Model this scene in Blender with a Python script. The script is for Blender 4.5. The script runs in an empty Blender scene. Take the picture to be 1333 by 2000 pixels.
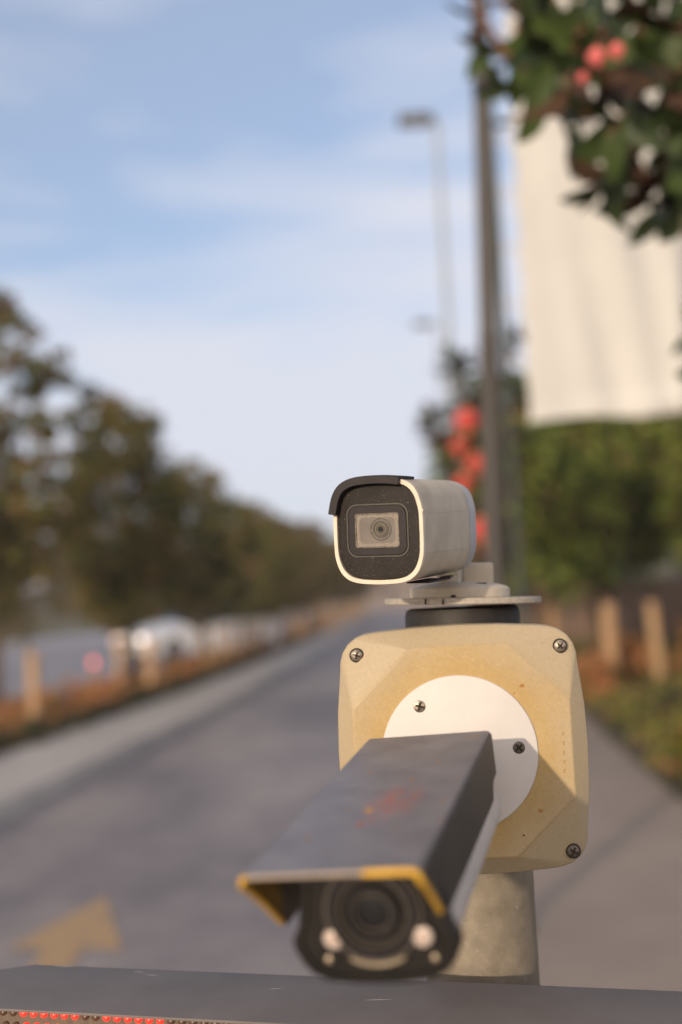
import bpy, bmesh, math, random
import numpy as np
from mathutils import Vector, Matrix, Euler
from math import radians as RAD, sin, cos, tan, pi, sqrt, atan2

scene = bpy.context.scene
COL = scene.collection

# ------------------------------------------------------------------ camera
EYE = 1.45
FPX, CX, CY = 2300.0, 666.5, 1000.0
PITCH, ROLL = RAD(4.08), RAD(2.9)
_F = Vector((0, cos(PITCH), sin(PITCH)))
_U0 = Vector((0, -sin(PITCH), cos(PITCH)))
_R0 = Vector((1, 0, 0))
_R = _R0 * cos(ROLL) - _U0 * sin(ROLL)
_U = _U0 * cos(ROLL) + _R0 * sin(ROLL)
camd = bpy.data.cameras.new('camera')
cam = bpy.data.objects.new('camera', camd)
COL.objects.link(cam)
m = Matrix((( _R.x, _U.x, -_F.x, 0), (_R.y, _U.y, -_F.y, 0), (_R.z, _U.z, -_F.z, EYE), (0, 0, 0, 1)))
cam.matrix_world = m
camd.sensor_fit = 'VERTICAL'
camd.sensor_height = 36.0
camd.lens = 36.0 * FPX / 2000.0
camd.clip_start = 0.02
camd.clip_end = 2000
camd.dof.use_dof = True
camd.dof.focus_distance = 0.94
camd.dof.aperture_fstop = 2.3
scene.camera = cam

# ------------------------------------------------------------------ light
SUN_EL, SUN_AZ = RAD(11), RAD(27)          # light travels AZ to the right of straight ahead
world = bpy.data.worlds.new('World')
scene.world = world
world.use_nodes = True
wt = world.node_tree
for n in list(wt.nodes): wt.nodes.remove(n)
def WN(t, **k):
    n = wt.nodes.new(t)
    for a, b in k.items(): setattr(n, a, b)
    return n
wo = WN('ShaderNodeOutputWorld'); bg = WN('ShaderNodeBackground')
sky = WN('ShaderNodeTexSky', sky_type='NISHITA')
sky.sun_disc = False
sky.sun_elevation = SUN_EL
sky.sun_rotation = pi + SUN_AZ
sky.air_density = 1.0; sky.dust_density = 1.2; sky.ozone_density = 3.5
bg.inputs['Strength'].default_value = 0.15
tc = WN('ShaderNodeTexCoord')
sep = WN('ShaderNodeSeparateXYZ'); wt.links.new(tc.outputs['Generated'], sep.inputs[0])
# cirrus sheets: noise on the view direction flattened on to a high layer
def wmath(op, a, b=None, c=None):
    n = WN('ShaderNodeMath', operation=op)
    for i, v in enumerate((a, b, c)):
        if v is None: continue
        if isinstance(v, (int, float)): n.inputs[i].default_value = v
        else: wt.links.new(v, n.inputs[i])
    return n.outputs[0]
mp = WN('ShaderNodeMapping')
mp.inputs['Rotation'].default_value = (0, RAD(5), 0)
mp.inputs['Scale'].default_value = (1.6, 1.6, 8.0)
wt.links.new(tc.outputs['Generated'], mp.inputs[0])
nz = WN('ShaderNodeTexNoise'); nz.inputs['Scale'].default_value = 1.5; nz.inputs['Detail'].default_value = 4; nz.inputs['Roughness'].default_value = 0.5; nz.inputs['Distortion'].default_value = 0.4
wt.links.new(mp.outputs[0], nz.inputs['Vector'])
zz = wmath('MAXIMUM', sep.outputs[2], 0.0)
veil = wmath('MULTIPLY_ADD', zz, -1.35, 1.06)           # thicker layer of air and veil near the horizon
nn = wmath('MULTIPLY_ADD', nz.outputs['Fac'], 2.2, -1.00)
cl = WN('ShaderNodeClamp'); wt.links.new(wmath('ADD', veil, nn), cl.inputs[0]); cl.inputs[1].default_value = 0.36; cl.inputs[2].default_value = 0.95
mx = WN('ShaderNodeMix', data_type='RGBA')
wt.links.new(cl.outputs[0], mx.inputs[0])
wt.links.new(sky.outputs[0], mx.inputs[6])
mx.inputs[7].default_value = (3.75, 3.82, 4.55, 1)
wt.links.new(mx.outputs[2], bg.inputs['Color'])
# veil made warmer and brighter towards the sun behind the camera, as warm fill
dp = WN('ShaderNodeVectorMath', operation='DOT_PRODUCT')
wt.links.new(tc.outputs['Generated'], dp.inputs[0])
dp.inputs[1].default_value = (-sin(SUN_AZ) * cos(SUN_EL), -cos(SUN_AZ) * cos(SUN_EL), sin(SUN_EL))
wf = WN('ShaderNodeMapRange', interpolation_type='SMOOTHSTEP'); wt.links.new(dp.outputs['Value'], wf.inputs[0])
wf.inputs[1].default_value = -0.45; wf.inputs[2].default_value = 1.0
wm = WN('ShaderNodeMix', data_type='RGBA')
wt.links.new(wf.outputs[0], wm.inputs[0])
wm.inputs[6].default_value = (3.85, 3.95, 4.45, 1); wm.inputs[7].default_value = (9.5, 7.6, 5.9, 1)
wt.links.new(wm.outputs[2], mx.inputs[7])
wt.links.new(bg.outputs[0], wo.inputs[0])

sund = bpy.data.lights.new('sun', 'SUN')
sund.energy = 2.5
sund.color = (1.0, 0.80, 0.58)
sund.angle = RAD(1.0)
sun = bpy.data.objects.new('sun', sund); COL.objects.link(sun)
sd = Vector((sin(SUN_AZ) * cos(SUN_EL), cos(SUN_AZ) * cos(SUN_EL), -sin(SUN_EL)))
sun.rotation_euler = sd.to_track_quat('-Z', 'Y').to_euler()
sun.location = (-8, -12, 6)

scene.view_settings.view_transform = 'Standard'
scene.view_settings.look = 'None'
scene.view_settings.exposure = 0.38
scene.view_settings.gamma = 1.0
scene.render.engine = 'CYCLES'
scene.cycles.use_denoising = True
scene.cycles.max_bounces = 6
scene.cycles.sample_clamp_indirect = 6

rnd = random.Random(7)
nprng = np.random.default_rng(11)

# ------------------------------------------------------------------ helpers
def at(x, y, z):
    """world point seen at photo pixel x, y at depth z along the view axis"""
    return Vector((0, 0, EYE)) + (_F + _R * ((x - CX) / FPX) - _U * ((y - CY) / FPX)) * z
def gnd(x, y, h=0.0):
    d = _F + _R * ((x - CX) / FPX) - _U * ((y - CY) / FPX)
    t = (h - EYE) / d.z
    return Vector((0, 0, EYE)) + d * t

def new_mat(name, c1, c2=None, rough=0.6, scale=10.0, contrast=(0.35, 0.65), bump=0.0, bscale=None, metal=0.0,
            spec=0.5, detail=6, speck=None, coat=0.0, stretch=None, emit=None, extra=None, island=None):
    mt = bpy.data.materials.new(name); mt.use_nodes = True
    nt = mt.node_tree; N = nt.nodes; L = nt.links
    bs = N['Principled BSDF']
    bs.inputs['Roughness'].default_value = rough
    bs.inputs['Metallic'].default_value = metal
    bs.inputs['Specular IOR Level'].default_value = spec
    if coat: bs.inputs['Coat Weight'].default_value = coat; bs.inputs['Coat Roughness'].default_value = 0.15
    tc = N.new('ShaderNodeTexCoord'); vec = tc.outputs['Object']
    if stretch:
        mpn = N.new('ShaderNodeMapping'); mpn.inputs['Scale'].default_value = stretch
        L.new(vec, mpn.inputs[0]); vec = mpn.outputs[0]
    def noise(sc, det=detail, rg=0.6):
        n = N.new('ShaderNodeTexNoise'); n.inputs['Scale'].default_value = sc; n.inputs['Detail'].default_value = det
        n.inputs['Roughness'].default_value = rg; L.new(vec, n.inputs['Vector']); return n.outputs['Fac']
    def ramp(src, stops):
        r = N.new('ShaderNodeValToRGB'); L.new(src, r.inputs[0])
        e = r.color_ramp.elements
        while len(e) < len(stops): e.new(0.5)
        for i, (p, c) in enumerate(stops):
            e[i].position = p; e[i].color = (*c, 1)
        return r.outputs[0]
    def mix(f, a, b, mode='MIX'):
        q = N.new('ShaderNodeMix'); q.data_type = 'RGBA'; q.blend_type = mode
        for i, v in ((0, f), (6, a), (7, b)):
            if isinstance(v, (int, float)): q.inputs[i].default_value = v
            elif isinstance(v, tuple): q.inputs[i].default_value = (*v, 1)
            else: L.new(v, q.inputs[i])
        return q.outputs[2]
    if island:
        g = N.new('ShaderNodeNewGeometry')
        colr = ramp(g.outputs['Random Per Island'], island)
        colr = mix(0.35, colr, ramp(noise(scale), [(0.3, (0.25, 0.25, 0.25)), (0.7, (1, 1, 1))]), 'MULTIPLY')
    elif c2 is not None:
        colr = ramp(noise(scale), [(contrast[0], c1), (contrast[1], c2)])
    else:
        colr = None
    if speck:
        sc, thr, sc_col = speck
        s = ramp(noise(sc, 2, 0.5), [(thr, (0, 0, 0)), (thr + 0.04, (1, 1, 1))])
        colr = mix(s, colr if colr is not None else c1, sc_col)
    if extra: colr = extra(nt, N, L, tc, colr if colr is not None else c1, mix, ramp, noise)
    if colr is None: bs.inputs['Base Color'].default_value = (*c1, 1)
    else: L.new(colr, bs.inputs['Base Color'])
    if bump:
        b = N.new('ShaderNodeBump'); b.inputs['Strength'].default_value = min(1.0, bump); b.inputs['Distance'].default_value = 0.4 / (bscale or scale)
        L.new(noise(bscale or scale, 4), b.inputs['Height']); L.new(b.outputs[0], bs.inputs['Normal'])
    if emit:
        bs.inputs['Emission Color'].default_value = (*emit[0], 1); bs.inputs['Emission Strength'].default_value = emit[1]
    return mt

def tag(o, label=None, cat=None, group=None, kind=None):
    if label: o['label'] = label
    if cat: o['category'] = cat
    if group: o['group'] = group
    if kind: o['kind'] = kind
    return o
def empty(name, loc=(0, 0, 0), rot=(0, 0, 0)):
    o = bpy.data.objects.new(name, None); COL.objects.link(o)
    o.location = loc; o.rotation_euler = rot; o.empty_display_size = 0.05
    return o
def obj(name, me, mat=None, parent=None, loc=None):
    o = bpy.data.objects.new(name, me); COL.objects.link(o)
    if mat is not None and len(me.materials) == 0: me.materials.append(mat)
    if parent is not None: o.parent = parent
    if loc is not None: o.location = loc
    return o
def mesh(name, verts, faces, smooth=None):
    me = bpy.data.meshes.new(name)
    me.from_pydata([tuple(v) for v in verts], [], faces)
    bm = bmesh.new(); bm.from_mesh(me); bmesh.ops.recalc_face_normals(bm, faces=bm.faces); bm.to_mesh(me); bm.free()
    if smooth is not None:
        me.polygons.foreach_set('use_smooth', [True] * len(me.polygons))
        me.set_sharp_from_angle(angle=RAD(smooth))
    me.update(); return me
def bm_mesh(name, bm, smooth=None):
    bmesh.ops.recalc_face_normals(bm, faces=bm.faces)
    me = bpy.data.meshes.new(name); bm.to_mesh(me); bm.free()
    if smooth is not None:
        me.polygons.foreach_set('use_smooth', [True] * len(me.polygons))
        me.set_sharp_from_angle(angle=RAD(smooth))
    return me
def box_bm(bm, c, s, rot=None, bevel=0.0, seg=2):
    M = Matrix.Translation(Vector(c)) @ (rot.to_matrix().to_4x4() if rot is not None else Matrix.Identity(4)) @ Matrix.Diagonal((s[0], s[1], s[2], 1))
    r = bmesh.ops.create_cube(bm, size=1.0, matrix=M)
    if bevel:
        es = list({e for v in r['verts'] for e in v.link_edges})
        bmesh.ops.bevel(bm, geom=es, offset=bevel, segments=seg, affect='EDGES', profile=0.6)
def box(name, c, s, mat, parent=None, rot=None, bevel=0.0, seg=2):
    bm = bmesh.new(); box_bm(bm, c, s, rot, bevel, seg)
    return obj(name, bm_mesh(name, bm, 35), mat, parent)
def lathe(prof, seg=32, axis='z'):
    """prof: list of (r, h); returns verts, faces about the axis"""
    vs, fs = [], []
    for r, h in prof:
        for k in range(seg):
            a = 2 * pi * k / seg
            if axis == 'z': vs.append((r * cos(a), r * sin(a), h))
            else: vs.append((r * cos(a), h, r * sin(a)))
    for i in range(len(prof) - 1):
        for k in range(seg):
            k2 = (k + 1) % seg
            fs.append((i * seg + k, i * seg + k2, (i + 1) * seg + k2, (i + 1) * seg + k))
    fs.append(tuple(range(seg))); fs.append(tuple((len(prof) - 1) * seg + k for k in range(seg)))
    return vs, fs
def lathe_obj(name, prof, mat, parent=None, loc=(0, 0, 0), seg=32, axis='z', smooth=35):
    v, f = lathe(prof, seg, axis)
    return obj(name, mesh(name, v, f, smooth), mat, parent, loc)
def loft(rings, cap0=True, cap1=True, closed=True):
    n = len(rings[0]); vs = [p for r in rings for p in r]; fs = []
    for i in range(len(rings) - 1):
        for k in range(n if closed else n - 1):
            k2 = (k + 1) % n
            fs.append((i * n + k, i * n + k2, (i + 1) * n + k2, (i + 1) * n + k))
    if cap0: fs.append(tuple(range(n)))
    if cap1: fs.append(tuple((len(rings) - 1) * n + k for k in range(n)))
    return vs, fs
def tube(pts, radii, seg=8):
    pts = [Vector(p) for p in pts]; rings = []
    for i, p in enumerate(pts):
        t = (pts[min(i + 1, len(pts) - 1)] - pts[max(i - 1, 0)]).normalized()
        ref = Vector((0, 0, 1)) if abs(t.z) < 0.9 else Vector((1, 0, 0))
        a = t.cross(ref).normalized(); b = t.cross(a)
        rings.append([p + (a * cos(2 * pi * k / seg) + b * sin(2 * pi * k / seg)) * radii[i] for k in range(seg)])
    return loft(rings)
def join_geo(parts):
    vs, fs = [], []
    for v, f in parts:
        o = len(vs); vs += [tuple(x) for x in v]; fs += [tuple(i + o for i in q) for q in f]
    return vs, fs
def arc(cx, cy, r, a0, a1, n):
    return [(cx + r * cos(RAD(a0 + (a1 - a0) * i / n)), cy + r * sin(RAD(a0 + (a1 - a0) * i / n))) for i in range(n + 1)]
def rrect(w, h, r, n=6, cx=0, cz=0):
    """rounded rectangle outline in x, z (counter clockwise)"""
    a, b = w / 2 - r, h / 2 - r
    return [(cx + x, cz + z) for x, z in arc(a, b, r, 0, 90, n) + arc(-a, b, r, 90, 180, n) + arc(-a, -b, r, 180, 270, n) + arc(a, -b, r, 270, 360, n)]

# ------------------------------------------------------------------ materials
def asphalt_extra(nt, N, L, tc, c, mix, ramp, noise):
    mp = N.new('ShaderNodeMapping'); mp.inputs['Scale'].default_value = (0.75, 0.28, 1); mp.inputs['Rotation'].default_value = (0, 0, RAD(-38))
    L.new(tc.outputs['Object'], mp.inputs[0])
    n = N.new('ShaderNodeTexNoise'); n.inputs['Scale'].default_value = 1.0; n.inputs['Detail'].default_value = 3; L.new(mp.outputs[0], n.inputs['Vector'])
    return mix(0.85, c, ramp(n.outputs['Fac'], [(0.38, (0.52, 0.52, 0.56)), (0.60, (1, 0.97, 0.93))]), 'MULTIPLY')
M_road = new_mat('asphalt', (0.245, 0.222, 0.222), (0.325, 0.29, 0.285), rough=0.62, scale=3.0, bump=0.5, bscale=180, extra=asphalt_extra)
M_road2 = new_mat('pale_asphalt', (0.27, 0.26, 0.29), (0.33, 0.32, 0.35), rough=0.6, scale=0.6, bump=0.3, bscale=120)
M_pave = new_mat('pavement_surface', (0.255, 0.212, 0.182), (0.30, 0.248, 0.21), rough=0.88, scale=2.0, bump=0.5, bscale=150)
M_soil = new_mat('soil', (0.045, 0.04, 0.022), (0.10, 0.075, 0.04), rough=0.95, scale=2.5, bump=0.8, bscale=20)
M_field = new_mat('field_grass', (0.06, 0.065, 0.03), (0.12, 0.115, 0.06), rough=0.95, scale=0.15, bump=0.5, bscale=8)
M_kerb = new_mat('kerb_concrete', (0.36, 0.335, 0.31), (0.46, 0.425, 0.39), rough=0.85, scale=1.2, bump=0.5, bscale=60)
M_arrow = new_mat('yellow_road_paint', (0.24, 0.19, 0.145), (0.42, 0.275, 0.14), rough=0.8, scale=7, bump=0.3, bscale=150, contrast=(0.25, 0.48), speck=(45, 0.62, (0.24, 0.20, 0.17)))
M_post = new_mat('tan_wood', (0.34, 0.21, 0.11), (0.50, 0.33, 0.19), rough=0.85, scale=5, bump=0.6, bscale=25, stretch=(4, 4, 0.6))
M_bark = new_mat('bark', (0.07, 0.045, 0.028), (0.14, 0.095, 0.06), rough=0.95, scale=12, bump=0.9, bscale=30, stretch=(1, 1, 0.25))
M_twig = new_mat('red_brown_bark', (0.13, 0.06, 0.035), (0.24, 0.12, 0.07), rough=0.8, scale=40, bump=0.6, bscale=60, stretch=(1, 1, 0.3))
M_leaf_tree = new_mat('tree_leaves', (0.07, 0.09, 0.03), scale=3, rough=0.8, spec=0.2, island=[(0.0, (0.05, 0.072, 0.024)), (0.45, (0.12, 0.15, 0.04)), (0.7, (0.19, 0.165, 0.05)), (0.87, (0.24, 0.15, 0.06)), (0.97, (0.30, 0.14, 0.07))])
M_leaf_far = new_mat('far_leaves', (0.07, 0.09, 0.03), scale=1, rough=0.85, spec=0.15, island=[(0.0, (0.07, 0.072, 0.032)), (0.5, (0.15, 0.13, 0.055)), (1.0, (0.22, 0.15, 0.07))])
M_leaf_hedge = new_mat('hedge_leaves', (0.07, 0.1, 0.03), scale=2, rough=0.65, spec=0.3, island=[(0.0, (0.04, 0.065, 0.014)), (0.35, (0.11, 0.17, 0.03)), (0.75, (0.25, 0.31, 0.045)), (0.92, (0.17, 0.10, 0.05)), (1.0, (0.25, 0.13, 0.06))])
M_cover = new_mat('bed_leaves', (0.2, 0.1, 0.03), scale=1.2, rough=0.8, island=[(0.0, (0.07, 0.085, 0.025)), (0.25, (0.20, 0.19, 0.04)), (0.45, (0.42, 0.20, 0.06)), (0.75, (0.55, 0.18, 0.085)), (1.0, (0.62, 0.24, 0.14))])
M_cover_dark = new_mat('low_dark_leaves', (0.03, 0.04, 0.02), scale=2, rough=0.8, island=[(0.0, (0.018, 0.028, 0.012)), (0.7, (0.045, 0.055, 0.02)), (1.0, (0.16, 0.08, 0.04))])
M_cover_green = new_mat('yellow_green_leaves', (0.2, 0.22, 0.04), scale=2, rough=0.7, island=[(0.0, (0.16, 0.18, 0.02)), (0.6, (0.36, 0.34, 0.03)), (0.85, (0.30, 0.18, 0.04)), (1.0, (0.40, 0.17, 0.06))])
M_lamp_metal = new_mat('brown_grey_paint', (0.045, 0.042, 0.040), (0.068, 0.062, 0.059), rough=0.55, scale=6, stretch=(1, 1, 0.15), bump=0.2, bscale=80)
M_far_lamp = new_mat('galvanised_far', (0.26, 0.30, 0.34), (0.31, 0.35, 0.39), rough=0.5, scale=3, metal=0.0)
M_dark_head = new_mat('dark_lamp_head', (0.05, 0.055, 0.055), (0.08, 0.08, 0.08), rough=0.5, scale=9)
M_glass_lens = new_mat('lamp_glass', (0.5, 0.5, 0.5), rough=0.2)
M_banner = new_mat('cream_tarpaulin', (0.50, 0.505, 0.50), (0.57, 0.57, 0.56), rough=0.9, scale=0.9, bump=0.15, bscale=6)
M_green_steel = new_mat('dark_green_steel', (0.025, 0.04, 0.035), (0.045, 0.06, 0.05), rough=0.6, scale=6)
M_red = new_mat('red_lantern_cloth', (0.55, 0.045, 0.045), (0.66, 0.075, 0.07), rough=0.6, scale=8)
M_redpale = new_mat('faded_red_cloth', (0.62, 0.12, 0.12), (0.72, 0.18, 0.17), rough=0.7, scale=60)
M_gold = new_mat('gold_trim', (0.55, 0.30, 0.07), (0.6, 0.36, 0.1), rough=0.4, scale=20)
M_fence = new_mat('brown_fence_board', (0.14, 0.095, 0.07), (0.21, 0.14, 0.105), rough=0.85, scale=4, stretch=(3, 3, 0.4), bump=0.3)
M_wallfar = new_mat('far_wall', (0.09, 0.095, 0.105), (0.13, 0.13, 0.14), rough=0.85, scale=0.6)
M_pink = new_mat('far_haze_pink_wall', (0.20, 0.17, 0.16), (0.24, 0.20, 0.19), rough=0.85, scale=0.4)  # pinkish haze at the end of the road put into the wall colour
M_tile = new_mat('far_roof_tile', (0.24, 0.13, 0.10), (0.3, 0.17, 0.13), rough=0.85, scale=1.4)
M_win = new_mat('dark_window_glass', (0.03, 0.035, 0.04), rough=0.15)
M_carw = new_mat('white_car_paint', (0.66, 0.67, 0.70), (0.72, 0.73, 0.76), rough=0.3, scale=2, coat=0.6)
M_carb = new_mat('silver_blue_car_paint', (0.42, 0.46, 0.54), (0.47, 0.51, 0.58), rough=0.3, scale=2, coat=0.6)
M_tyre = new_mat('tyre_rubber', (0.02, 0.02, 0.02), (0.035, 0.035, 0.035), rough=0.9, scale=30)
M_rim = new_mat('wheel_rim', (0.4, 0.4, 0.42), rough=0.35, metal=0.8)
M_headlight = new_mat('glint_headlight', (0.9, 0.8, 0.7), rough=0.2, emit=((1.0, 0.62, 0.45), 1.6))  # sun glint on the car's headlights put in as emission
M_headlight2 = new_mat('white_glint_headlight', (0.9, 0.9, 0.9), rough=0.2, emit=((1.0, 0.88, 0.85), 1.5))  # whiter sun glint, also put in as emission
M_redlamp = new_mat('self_lit_red_reflector', (0.6, 0.05, 0.05), rough=0.3, emit=((1.0, 0.2, 0.2), 1.6))
# foreground
def box_extra(nt, N, L, tc, c, mix, ramp, noise):
    # sun-yellowed middle, greyer dusty corners, and grime gathered in blotches
    ln = N.new('ShaderNodeVectorMath'); ln.operation = 'LENGTH'; L.new(tc.outputs['Object'], ln.inputs[0])
    mr = N.new('ShaderNodeMapRange'); mr.inputs[1].default_value = 0.066; mr.inputs[2].default_value = 0.112; L.new(ln.outputs['Value'], mr.inputs[0])
    ad = N.new('ShaderNodeMath'); ad.operation = 'MULTIPLY_ADD'; L.new(noise(16), ad.inputs[0]); ad.inputs[1].default_value = 1.3; ad.inputs[2].default_value = -0.65
    a2 = N.new('ShaderNodeMath'); a2.operation = 'ADD'; a2.use_clamp = True; L.new(mr.outputs[0], a2.inputs[0]); L.new(ad.outputs[0], a2.inputs[1])
    c = mix(a2.outputs[0], c, (0.41, 0.345, 0.25))
    sx = N.new('ShaderNodeSeparateXYZ'); L.new(tc.outputs['Object'], sx.inputs[0])
    my = N.new('ShaderNodeMapRange'); my.inputs[1].default_value = -0.0134; my.inputs[2].default_value = -0.0112; my.inputs[4].default_value = 0.75; L.new(sx.outputs[1], my.inputs[0])
    c = mix(my.outputs[0], c, (0.43, 0.355, 0.24))       # less yellow on the sloping facets
    fine = ramp(noise(420, 3), [(0.3, (0.92, 0.91, 0.89)), (0.7, (1.03, 1.02, 1.0))])
    c = mix(1.0, c, fine, 'MULTIPLY')
    s = ramp(noise(95, 3, 0.7), [(0.66, (0, 0, 0)), (0.76, (0.55, 0.55, 0.55))])
    return mix(s, c, (0.36, 0.22, 0.07))
M_box = new_mat('yellowed_plastic', (0.405, 0.275, 0.105), (0.455, 0.33, 0.15), rough=0.55, scale=26, contrast=(0.3, 0.7), bump=0.12, bscale=600, extra=box_extra)
M_back = new_mat('box_back_plastic', (0.30, 0.22, 0.13), (0.36, 0.27, 0.16), rough=0.6, scale=30)
M_gasket = new_mat('black_gasket', (0.015, 0.015, 0.014), rough=0.8)
M_disc = new_mat('white_disc_paint', (0.59, 0.565, 0.55), (0.64, 0.615, 0.60), rough=0.65, scale=20, bump=0.03, bscale=300, speck=(150, 0.74, (0.55, 0.5, 0.44)))
M_screw = new_mat('worn_screw_metal', (0.20, 0.17, 0.14), (0.46, 0.40, 0.34), rough=0.38, scale=500, metal=0.75, contrast=(0.4, 0.6))
M_screw_dark = new_mat('dark_screw_metal', (0.05, 0.045, 0.04), (0.22, 0.19, 0.16), rough=0.45, scale=600, metal=0.6)
M_hole = new_mat('screw_recess', (0.03, 0.022, 0.015), rough=0.9)
M_rust = new_mat('rust_stain', (0.30, 0.13, 0.03), (0.42, 0.22, 0.06), rough=0.8, scale=300)
M_scratch = new_mat('pale_scratch', (0.62, 0.53, 0.38), rough=0.7)
M_pole = new_mat('galvanised_pole', (0.17, 0.145, 0.11), (0.29, 0.25, 0.195), rough=0.5, scale=60, metal=0.1, bump=0.15, bscale=300, contrast=(0.25, 0.75), speck=(330, 0.70, (0.36, 0.33, 0.28)))
M_cap = new_mat('black_rubber', (0.010, 0.008, 0.0075), (0.02, 0.017, 0.015), rough=0.6, scale=60, speck=(500, 0.72, (0.14, 0.12, 0.1)))
M_plate = new_mat('rough_cast_plate', (0.34, 0.30, 0.26), (0.44, 0.40, 0.35), rough=0.75, scale=300, bump=0.5, bscale=700, speck=(800, 0.66, (0.14, 0.12, 0.10)))
M_bodyg = new_mat('weathered_sun_tinted_shell', (0.42, 0.365, 0.29), (0.53, 0.47, 0.385), rough=0.6, scale=30, contrast=(0.32, 0.62), bump=0.06, bscale=900, speck=(210, 0.76, (0.24, 0.21, 0.17)))  # warmth of grazing sun put into the grubby shell colour
M_rear = new_mat('sky_tinted_grey_shell', (0.39, 0.40, 0.44), (0.43, 0.44, 0.475), rough=0.42, scale=30)  # bluish sky reflection put into the colour of the rear cover
M_bezel = new_mat('cream_rim', (0.66, 0.56, 0.45), (0.74, 0.64, 0.52), rough=0.5, scale=60)
M_black = new_mat('black_plastic', (0.010, 0.008, 0.010), (0.018, 0.014, 0.017), rough=0.55, spec=0.35, scale=70)
M_face2 = new_mat('black_face_plate', (0.008, 0.007, 0.0065), (0.014, 0.012, 0.011), rough=0.6, spec=0.25, scale=45)
M_face = new_mat('dusty_black_face', (0.011, 0.009, 0.0088), (0.024, 0.020, 0.0185), rough=0.65, spec=0.3, scale=45, contrast=(0.3, 0.75), speck=(900, 0.67, (0.17, 0.14, 0.11)), bump=0.05, bscale=900)
M_window = new_mat('dusty_window', (0.125, 0.108, 0.098), (0.17, 0.148, 0.132), rough=0.3, scale=60, spec=0.6, speck=(1000, 0.74, (0.42, 0.38, 0.32)))
M_windust = new_mat('window_edge_dust', (0.20, 0.172, 0.145), (0.27, 0.235, 0.195), rough=0.7, scale=500)
M_lensring = new_mat('lens_ring', (0.055, 0.048, 0.042), (0.08, 0.07, 0.06), rough=0.35, scale=400)
M_lensglass = new_mat('lens_glass', (0.012, 0.012, 0.014), rough=0.25, spec=0.4)
M_lensbrass = new_mat('lens_brass_ring', (0.13, 0.11, 0.07), rough=0.35, metal=0.4)
def visor_extra(nt, N, L, tc, c, mix, ramp, noise):
    # a rubbed red smear across the middle of the top
    mp = N.new('ShaderNodeMapping'); mp.vector_type = 'POINT'
    mp.inputs['Location'].default_value = (-0.46, -2.64, 0); mp.inputs['Scale'].default_value = (48, 22, 0)
    L.new(tc.outputs['Object'], mp.inputs[0])
    ln = N.new('ShaderNodeVectorMath'); ln.operation = 'LENGTH'; L.new(mp.outputs[0], ln.inputs[0])
    mr = N.new('ShaderNodeMapRange'); mr.inputs[1].default_value = 1.0; mr.inputs[2].default_value = 0.0; L.new(ln.outputs['Value'], mr.inputs[0])
    mu = N.new('ShaderNodeMath'); mu.operation = 'MULTIPLY'; L.new(mr.outputs[0], mu.inputs[0])
    L.new(ramp(noise(110, 5, 0.7), [(0.42, (0, 0, 0)), (0.60, (0.95, 0.95, 0.95))]), mu.inputs[1])
    c = mix(mu.outputs[0], c, (0.42, 0.08, 0.03))
    s = ramp(noise(75, 2, 0.4), [(0.72, (0, 0, 0)), (0.78, (0.7, 0.7, 0.7))])
    return mix(s, c, (0.26, 0.14, 0.05))
M_visor = new_mat('dark_grey_visor_paint', (0.138, 0.128, 0.137), (0.20, 0.185, 0.192), rough=0.48, scale=30, spec=0.5, bump=0.05, bscale=400, extra=visor_extra)
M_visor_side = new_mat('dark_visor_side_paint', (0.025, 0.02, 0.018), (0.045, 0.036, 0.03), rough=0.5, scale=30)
M_yellow = new_mat('yellow_edge_paint', (0.66, 0.36, 0.03), (0.76, 0.45, 0.05), rough=0.5, scale=120)
M_edge = new_mat('bare_visor_edge', (0.30, 0.25, 0.21), (0.42, 0.34, 0.27), rough=0.5, scale=200)
M_chip = new_mat('orange_rust_chip', (0.50, 0.24, 0.04), (0.60, 0.32, 0.07), rough=0.8, scale=700)
M_chipred = new_mat('red_rust_chip', (0.38, 0.07, 0.04), (0.45, 0.10, 0.05), rough=0.8, scale=700)
M_yin = new_mat('stained_visor_lining', (0.12, 0.065, 0.01), (0.28, 0.16, 0.02), rough=0.6, scale=60)
M_lower = new_mat('pale_grey_shell', (0.50, 0.46, 0.425), (0.56, 0.515, 0.475), rough=0.4, scale=30)
M_led = new_mat('pale_led_reflector', (0.50, 0.42, 0.37), (0.68, 0.58, 0.52), rough=0.35, scale=700, metal=0.1)
M_ledin = new_mat('led_chip', (0.45, 0.28, 0.26), rough=0.4)
M_smile = new_mat('worn_brass_arc', (0.34, 0.27, 0.19), (0.5, 0.42, 0.31), rough=0.35, metal=0.3, scale=120)
M_arm = new_mat('dark_grey_housing', (0.15, 0.132, 0.126), (0.185, 0.164, 0.155), rough=0.7, scale=12, bump=0.05, bscale=500, speck=(260, 0.76, (0.17, 0.17, 0.18)))
M_armscr = new_mat('pale_housing_scratch', (0.28, 0.28, 0.29), rough=0.6)
M_grille = new_mat('brown_light_strip', (0.085, 0.055, 0.035), (0.13, 0.09, 0.055), rough=0.5, scale=200)
M_ledred = new_mat('lit_red_light', (0.8, 0.05, 0.03), rough=0.3, emit=((1.0, 0.02, 0.015), 1.0))
M_ledoff = new_mat('unlit_light_dome', (0.10, 0.055, 0.04), rough=0.3)

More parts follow.
